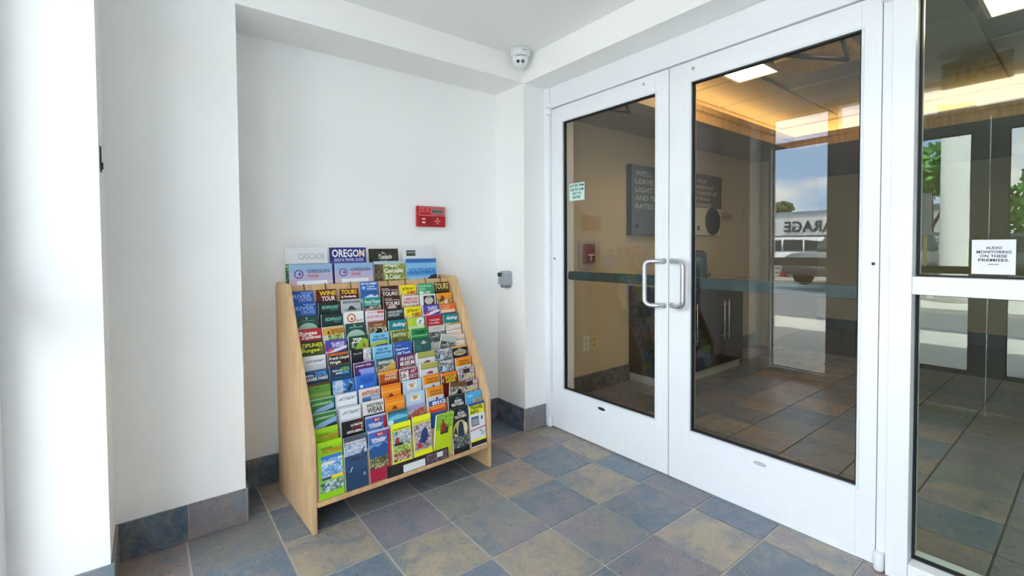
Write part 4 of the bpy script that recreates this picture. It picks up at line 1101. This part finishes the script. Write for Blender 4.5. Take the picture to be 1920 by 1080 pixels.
# turret security camera at the ceiling corner
cc = tag(empty('security_camera', (-0.288, 0.205, ZC)), 'white turret security camera at the ceiling corner', 'security camera')
CW = flat('#e3e7e8', 0.3)
bm = bmesh.new(); bm_lathe(bm, [(0.052, -0.045), (0.062, -0.030), (0.064, -0.0005)], 32); new_obj('base', bm, CW, cc)
vdir = (Vector((-2.148, -2.13, 1.228)) - Vector((-0.288, 0.205, ZC - 0.06))).normalized()
q = vdir.to_track_quat('Z', 'Y').to_matrix().to_4x4()
mb = Matrix.Translation((0, 0, -0.062)) @ q
bm = bmesh.new()
prof = [(0.050 * math.cos(t), 0.050 * math.sin(t)) for t in [math.radians(a) for a in range(-80, 61, 10)]]
bm_lathe(bm, prof + [(0.012, 0.0455)], 28, 0, mb)
eye = new_obj('eyeball', bm, CW, cc)
for sx, rr in ((-0.0145, 0.0105), (0.0145, 0.0105)):
    bm = bmesh.new()
    bm_lathe(bm, [(rr, 0.036), (rr, 0.0475), (rr * 0.7, 0.049)], 20, 0, mb @ Matrix.Translation((sx, -0.004, 0)))
    new_obj('lens', bm, flat('#0b1016', 0.12), eye)
bm = bmesh.new()
bm_lathe(bm, [(0.0045, 0.0485), (0.004, 0.0495)], 12, 0, mb @ Matrix.Translation((0.0145, -0.004, 0)))
new_obj('infrared_lamp', bm, flat('#8d9498', 0.3), eye)
bm = bmesh.new()
for k in range(9):
    a0 = math.radians(35 + k * 12.2)
    a1 = math.radians(35 + (k + 1) * 12.2)
    def pt(a, r): return mb @ Vector((r * math.cos(a), 0.012 + r * math.sin(a) * 0.62, math.sqrt(max(0.0, 0.0515 ** 2 - (r * math.cos(a)) ** 2 - (0.012 + r * math.sin(a) * 0.62) ** 2))))
    bm.faces.new([bm.verts.new(pt(a0, 0.031)), bm.verts.new(pt(a1, 0.031)), bm.verts.new(pt(a1, 0.035)), bm.verts.new(pt(a0, 0.035))])
new_obj('seam', bm, flat('#4b5258', 0.5), eye)
bm = bmesh.new()
for k in range(6):
    a0, a1 = math.radians(-118 + k * 5), math.radians(-114.5 + k * 5)
    bm.faces.new([bm.verts.new((0.0643 * math.cos(a), 0.0643 * math.sin(a), z)) for a, z in ((a0, -0.022), (a1, -0.022), (a1, -0.016), (a0, -0.016))])
new_obj('printed_mark', bm, flat('#8f979b', 0.5), cc)

# dark latch plate near the wall end
lp = tag(empty('latch_plate', (XL, 0.045, 1.50)), 'small dark metal latch plate on the left wall edge', 'latch')
box('plate', 0.0005, 0.004, -0.004, 0.026, 0.0, 0.088, flat('#4a4e52', 0.4, 0.5), lp, 0.001)
box('tongue', 0.004, 0.008, 0.006, 0.014, 0.010, 0.034, flat('#3b3f43', 0.4, 0.5), lp, 0.001)

# notices on the glass
n1 = tag(empty('door_notice', (0.0165, 0.080, 1.534)), 'mint paper notice about room keys after nine on the left door', 'notice')
box('sheet', 0.0, 0.001, -0.136, 0.0, 0.0, 0.112, flat('#c6e6dd', 0.6), n1)
for k, (t, a, b) in enumerate((('AFTER 9PM', 0.006, 0.130), ('USE ROOM', 0.008, 0.128), ('KEY TO', 0.030, 0.108), ('ENTER', 0.034, 0.102))):
    bm = bmesh.new()
    bm_text(bm, t, (-0.0006, -a, 0.087 - k * 0.025), (0, -(b - a), 0), (0, 0, 0.017))
    new_obj('lettering', bm, flat('#12302c', 0.6), n1)
n2 = tag(empty('window_notice', (0.0345, -1.845, 1.132)), 'white notice about audio monitoring on the sidelight glass', 'notice')
box('sheet', 0.0, 0.001, -0.104, 0.0, 0.0, 0.115, flat('#e6e6ee', 0.6), n2)
for k, (t, a, b) in enumerate((('AUDIO', 0.034, 0.072), ('MONITORING', 0.012, 0.094), ('ON THESE', 0.020, 0.084), ('PREMISES.', 0.016, 0.090))):
    bm = bmesh.new()
    bm_text(bm, t, (-0.0006, -a, 0.083 - k * 0.0135), (0, -(b - a), 0), (0, 0, 0.0095))
    new_obj('lettering', bm, flat('#3a3d48', 0.6), n2)
bm = bmesh.new()
for k in range(5):
    bm_box(bm, -0.0008, -0.0004, -0.045 - k * 0.005, -0.041 - k * 0.005, 0.032, 0.0345)
new_obj('lettering', bm, flat('#3a3d48', 0.6), n2)

# exit sign hung inside the outer doors
ex = tag(empty('exit_sign', (-2.0, -1.58, 2.285)), 'exit sign hung from the ceiling, mirrored in the sidelight', 'sign')
box('plate', -0.02, 0.02, -0.17, 0.17, 0.0, 0.165, flat('#d8d3c8', 0.5), ex, 0.003)
box('canopy', -0.03, 0.03, -0.08, 0.08, 0.165, ZC - 2.285 - 0.0005, flat('#d8d3c8', 0.5), ex, 0.003)
bm = bmesh.new()
bm_text(bm, 'EXIT', (0.0208, -0.125, 0.03), (0, 0.25, 0), (0, 0, 0.105))
new_obj('lettering', bm, flat('#a31d1d', 0.5), ex)
# ------------------------------------------------------------------ outside, mirrored in the door glass
CONC = wall_mat('concrete', '#c9c7c0', 0.9, 0.3, 40)
ASPH = wall_mat('asphalt', '#70757b', 0.95, 0.4, 90)
struct(box('ground_asphalt', -60, -2.62, -40, 50, -0.30, -0.03, ASPH), 'grey asphalt forecourt outside the entrance')
pv = struct(box('ground_pavement', -6.6, -2.62, -9, 12, -0.029, -0.012, CONC), 'pale concrete pavement outside the entrance')
for k in range(6):
    box('paving_slab', -6.58, -2.63, -8.98 + k * 3.5, -8.98 + k * 3.5 + 3.485, -0.012, -0.004, CONC, pv)
struct(box('ground_island', -12.2, -9.2, -3.2, 1.1, -0.029, 0.06, CONC), 'concrete island below the white pillar')
struct(box('ground_kerb', -18.6, -14.6, 1.5, 14.0, -0.029, 0.08, flat('#8f8f86', 0.9)), 'raised kerb bed across the forecourt')
# pillar
p = tag(empty('pillar', (-10.75, -0.16, 0.06)), 'round white canopy pillar mirrored in the sidelight', 'pillar')
bm = bmesh.new(); bm_lathe(bm, [(0.24, 0.22), (0.225, 0.26), (0.225, 3.9)], 32); new_obj('shaft', bm, flat('#dfe0da', 0.6), p)
bm = bmesh.new(); bm_lathe(bm, [(0.30, 0.0), (0.30, 0.18), (0.26, 0.22)], 32); new_obj('plinth', bm, flat('#cfcfc8', 0.7), p)
bm = bmesh.new(); bm_lathe(bm, [(0.24, 3.9), (0.30, 3.98), (0.30, 4.08)], 32); new_obj('capital', bm, flat('#dfe0da', 0.6), p)
# garage building
gb = tag(empty('garage_building', (-26.0, 9.5, 0)), 'white garage building with dark stripes across the forecourt', 'building')
box('wall', -6, 0, -7.0, 9.0, 0, 3.05, flat('#dfe3e6', 0.7), gb)
box('parapet', -6.1, 0.08, -7.1, 9.1, 3.05, 3.16, flat('#8aa0b4', 0.6), gb)
for z in (1.72, 1.52, 1.34):
    box('stripe', 0.0, 0.03, -7.0, 9.0, z, z + (0.13 if z > 1.6 else 0.06), flat('#5a6a78', 0.6), gb)
for y in (-5.5, -1.0, 3.8):
    d = box('roller_door', 0.0, 0.05, y, y + 3.0, 0.0, 1.25, flat('#b4bcc4', 0.5), gb)
    for q in range(5):
        box('slat', 0.05, 0.07, y, y + 3.0, 0.02 + q * 0.245, 0.24 + q * 0.245, flat('#c3cad0', 0.5), d, 0.004)
bm = bmesh.new()
bm_text(bm, 'GARAGE', (0.06, -3.2, 2.02), (0, 3.0, 0), (0, 0, 0.62))
new_obj('lettering', bm, flat('#22313f', 0.6), gb)
bm = bmesh.new()
bm_text(bm, 'N', (0.06, 0.30, 2.02), (0, 0.42, 0), (0, 0, 0.62))
new_obj('lettering', bm, flat('#22313f', 0.6), gb)
# cars
def make_car(name, loc, rz, colour, label):
    r = tag(empty(name, loc, rz), label, 'car')
    paint = flat(colour, 0.25)
    lower = [(-2.25, 0.32), (-2.28, 0.62), (-2.15, 0.92), (-1.0, 1.02), (1.0, 1.02), (2.0, 0.94), (2.25, 0.78), (2.28, 0.36), (1.9, 0.30), (-1.9, 0.30)]
    bm = bmesh.new(); bm_prism(bm, [(a, b) for a, b in lower], -0.88, 0.88, 'y')
    bmesh.ops.bevel(bm, geom=list(bm.edges), offset=0.07, segments=3, affect='EDGES'); new_obj('body', bm, paint, r, True)
    cab = [(-2.05, 0.98), (-1.75, 1.55), (-1.5, 1.66), (0.2, 1.68), (0.5, 1.60), (1.15, 1.0)]
    bm = bmesh.new(); bm_prism(bm, cab, -0.76, 0.76, 'y')
    bmesh.ops.bevel(bm, geom=list(bm.edges), offset=0.06, segments=3, affect='EDGES'); cbn = new_obj('cabin', bm, paint, r, True)
    gm = flat('#28323c', 0.08)
    for s in (-1, 1):
        for poly in ([(-1.80, 1.06), (-1.62, 1.48), (-0.98, 1.54), (-0.98, 1.06)], [(-0.90, 1.06), (-0.90, 1.55), (-0.12, 1.56), (-0.12, 1.06)], [(-0.04, 1.06), (-0.04, 1.56), (0.36, 1.52), (0.86, 1.06)]):
            bm = bmesh.new(); bm_prism(bm, poly, s * 0.755, s * 0.772, 'y'); new_obj('side_window', bm, gm, cbn)
        for x in (-1.42, 1.42):
            bm = bmesh.new()
            bm_lathe(bm, [(0.20, -0.10), (0.33, -0.10), (0.34, -0.06), (0.34, 0.06), (0.33, 0.10), (0.20, 0.10)], 24, 0, Matrix.Translation((x, s * 0.80, 0.34)) @ Matrix.Rotation(math.radians(90), 4, 'X'))
            wh = new_obj('wheel', bm, flat('#17181a', 0.7), r)
            bm = bmesh.new()
            bm_lathe(bm, [(0.19, -0.02), (0.10, 0.0), (0.03, 0.01)], 12, 0, Matrix.Translation((x, s * 0.90, 0.34)) @ Matrix.Rotation(math.radians(-90 * s), 4, 'X'))
            new_obj('hub', bm, flat('#a8acb0', 0.3, 0.7), wh)
        box('headlight', 2.18, 2.27, s * 0.52 - 0.16, s * 0.52 + 0.16, 0.66, 0.80, flat('#dfe6ea', 0.1), r, 0.01)
        box('tail_light', -2.27, -2.16, s * 0.66 - 0.12, s * 0.66 + 0.12, 0.66, 0.86, flat('#a8141c', 0.2), r, 0.01)
    return r
make_car('car', (-20.6, 7.0, -0.03), math.radians(88), '#dfe2e4', 'white station wagon parked before the garage building')
make_car('car', (-21.5, 0.2, -0.03), math.radians(95), '#3a4048', 'dark car parked by the green trees across the forecourt')
make_car('car', (-14.2, 2.3, 0.08), math.radians(20), '#6a6e74', 'grey car standing beyond the white pillar')
# cone and shrub on the kerb bed
cn = tag(empty('traffic_cone', (-17.2, 5.75, 0.08)), 'orange traffic cone on the kerb bed', 'cone')
bm = bmesh.new(); bm_lathe(bm, [(0.15, 0.03), (0.05, 0.62), (0.03, 0.66)], 20); new_obj('cone', bm, flat('#f0512a', 0.5), cn)
box('base', -0.2, 0.2, -0.2, 0.2, 0.0, 0.03, flat('#e0451f', 0.6), cn, 0.008)
bm = bmesh.new(); bm_lathe(bm, [(0.118, 0.24), (0.092, 0.40)], 20); new_obj('collar', bm, flat('#ececec', 0.4), cn)
def foliage(bm, c, rad, n, leaf, rg, mi_n=2):
    for _ in range(n):
        while True:
            d = Vector((rg.uniform(-1, 1), rg.uniform(-1, 1), rg.uniform(-1, 1)))
            if 0.35 < d.length < 1: break
        p = Vector(c) + Vector((d.x * rad[0], d.y * rad[1], d.z * rad[2]))
        a = Vector((rg.uniform(-1, 1), rg.uniform(-1, 1), rg.uniform(-1, 1))).normalized() * leaf
        b = a.cross(Vector((rg.uniform(-1, 1), rg.uniform(-1, 1), rg.uniform(-1, 1)))).normalized() * leaf * 0.55
        f = bm.faces.new([bm.verts.new(p - a), bm.verts.new(p + b), bm.verts.new(p + a), bm.verts.new(p - b)])
        f.material_index = rg.randrange(mi_n)
def tree(name, loc, h, crowns, label, cols, leafsz=0.16, n=900, cat='tree'):
    r = tag(empty(name, loc), label, cat)
    bm = bmesh.new()
    bm_tube(bm, [(0, 0, 0), (0.05, 0.02, h * 0.35), (0, 0, h * 0.7)], [h * 0.03, h * 0.022, h * 0.01], 8)
    for c, rad in crowns:
        bm_tube(bm, [(0.02, 0, h * 0.35), c], [h * 0.012, h * 0.004], 6)
    new_obj('trunk', bm, flat('#4f4034', 0.9), r)
    rg = random.Random(hash(loc[0]) % 999 + int(loc[1] * 10))
    bm = bmesh.new()
    for c, rad in crowns:
        foliage(bm, c, rad, n, leafsz, rg)
    fo_ = new_obj('foliage', bm, [flat(c, 0.7) for c in cols], r)
    fo_['kind'] = 'stuff'
    return r
GRN = ['#4f8a32', '#6fa845']
tree('shrub', (-16.9, 5.15, 0.08), 0.6, [((0, 0, 0.42), (0.50, 0.50, 0.38))], 'round green shrub beside the orange cone', ['#6a8a3a', '#8aa04a'], 0.07, 1200, 'shrub')
tree('street_tree', (-34.5, 12.9, -0.03), 4.6, [((0, 0, 4.0), (0.8, 0.8, 0.6)), ((0.3, 0.7, 3.5), (0.7, 0.7, 0.5))], 'small dark tree beyond the garage roof', ['#5a6a40', '#6f7f4f'], 0.13, 500)
tree('street_tree', (-24.0, 2.6, -0.03), 5.6, [((0, 0, 4.4), (1.5, 1.5, 1.2)), ((0.2, 0.9, 3.9), (1.2, 1.2, 0.9)), ((0, -0.9, 4.0), (1.1, 1.1, 0.9))], 'leafy green tree left of the pillar in the mirror image', GRN)
tree('street_tree', (-25.2, -1.2, -0.03), 5.2, [((0, 0, 3.6), (1.5, 1.4, 1.6)), ((0.3, 0.8, 2.6), (1.2, 1.2, 1.2)), ((0, -0.9, 2.9), (1.3, 1.2, 1.4))], 'dense green tree behind the dark parked car', GRN)
tree('street_tree', (-25.5, -6.0, -0.03), 6.2, [((0, 0, 4.4), (2.0, 2.0, 1.8)), ((0.3, 1.2, 3.3), (1.5, 1.5, 1.3)), ((0, -1.3, 3.4), (1.6, 1.6, 1.4))], 'broad green tree farther right behind the pillar', GRN)
# grey notice board beside the pillar
nb = tag(empty('notice_board', (-11.6, 0.75, -0.03)), 'grey notice board on posts near the white pillar', 'sign')
for y in (-0.30, 0.30):
    box('post', -0.03, 0.03, y - 0.03, y + 0.03, 0.0, 1.5, flat('#8a7a4a', 0.6), nb)
box('board', -0.02, 0.05, -0.40, 0.40, 1.5, 2.45, flat('#6a6e70', 0.6), nb, 0.005)
for q in range(6):
    box('printed_line', 0.05, 0.053, -0.28, 0.10 + 0.05 * (q % 3), 2.28 - q * 0.12, 2.31 - q * 0.12, flat('#4a4e52', 0.6), nb)
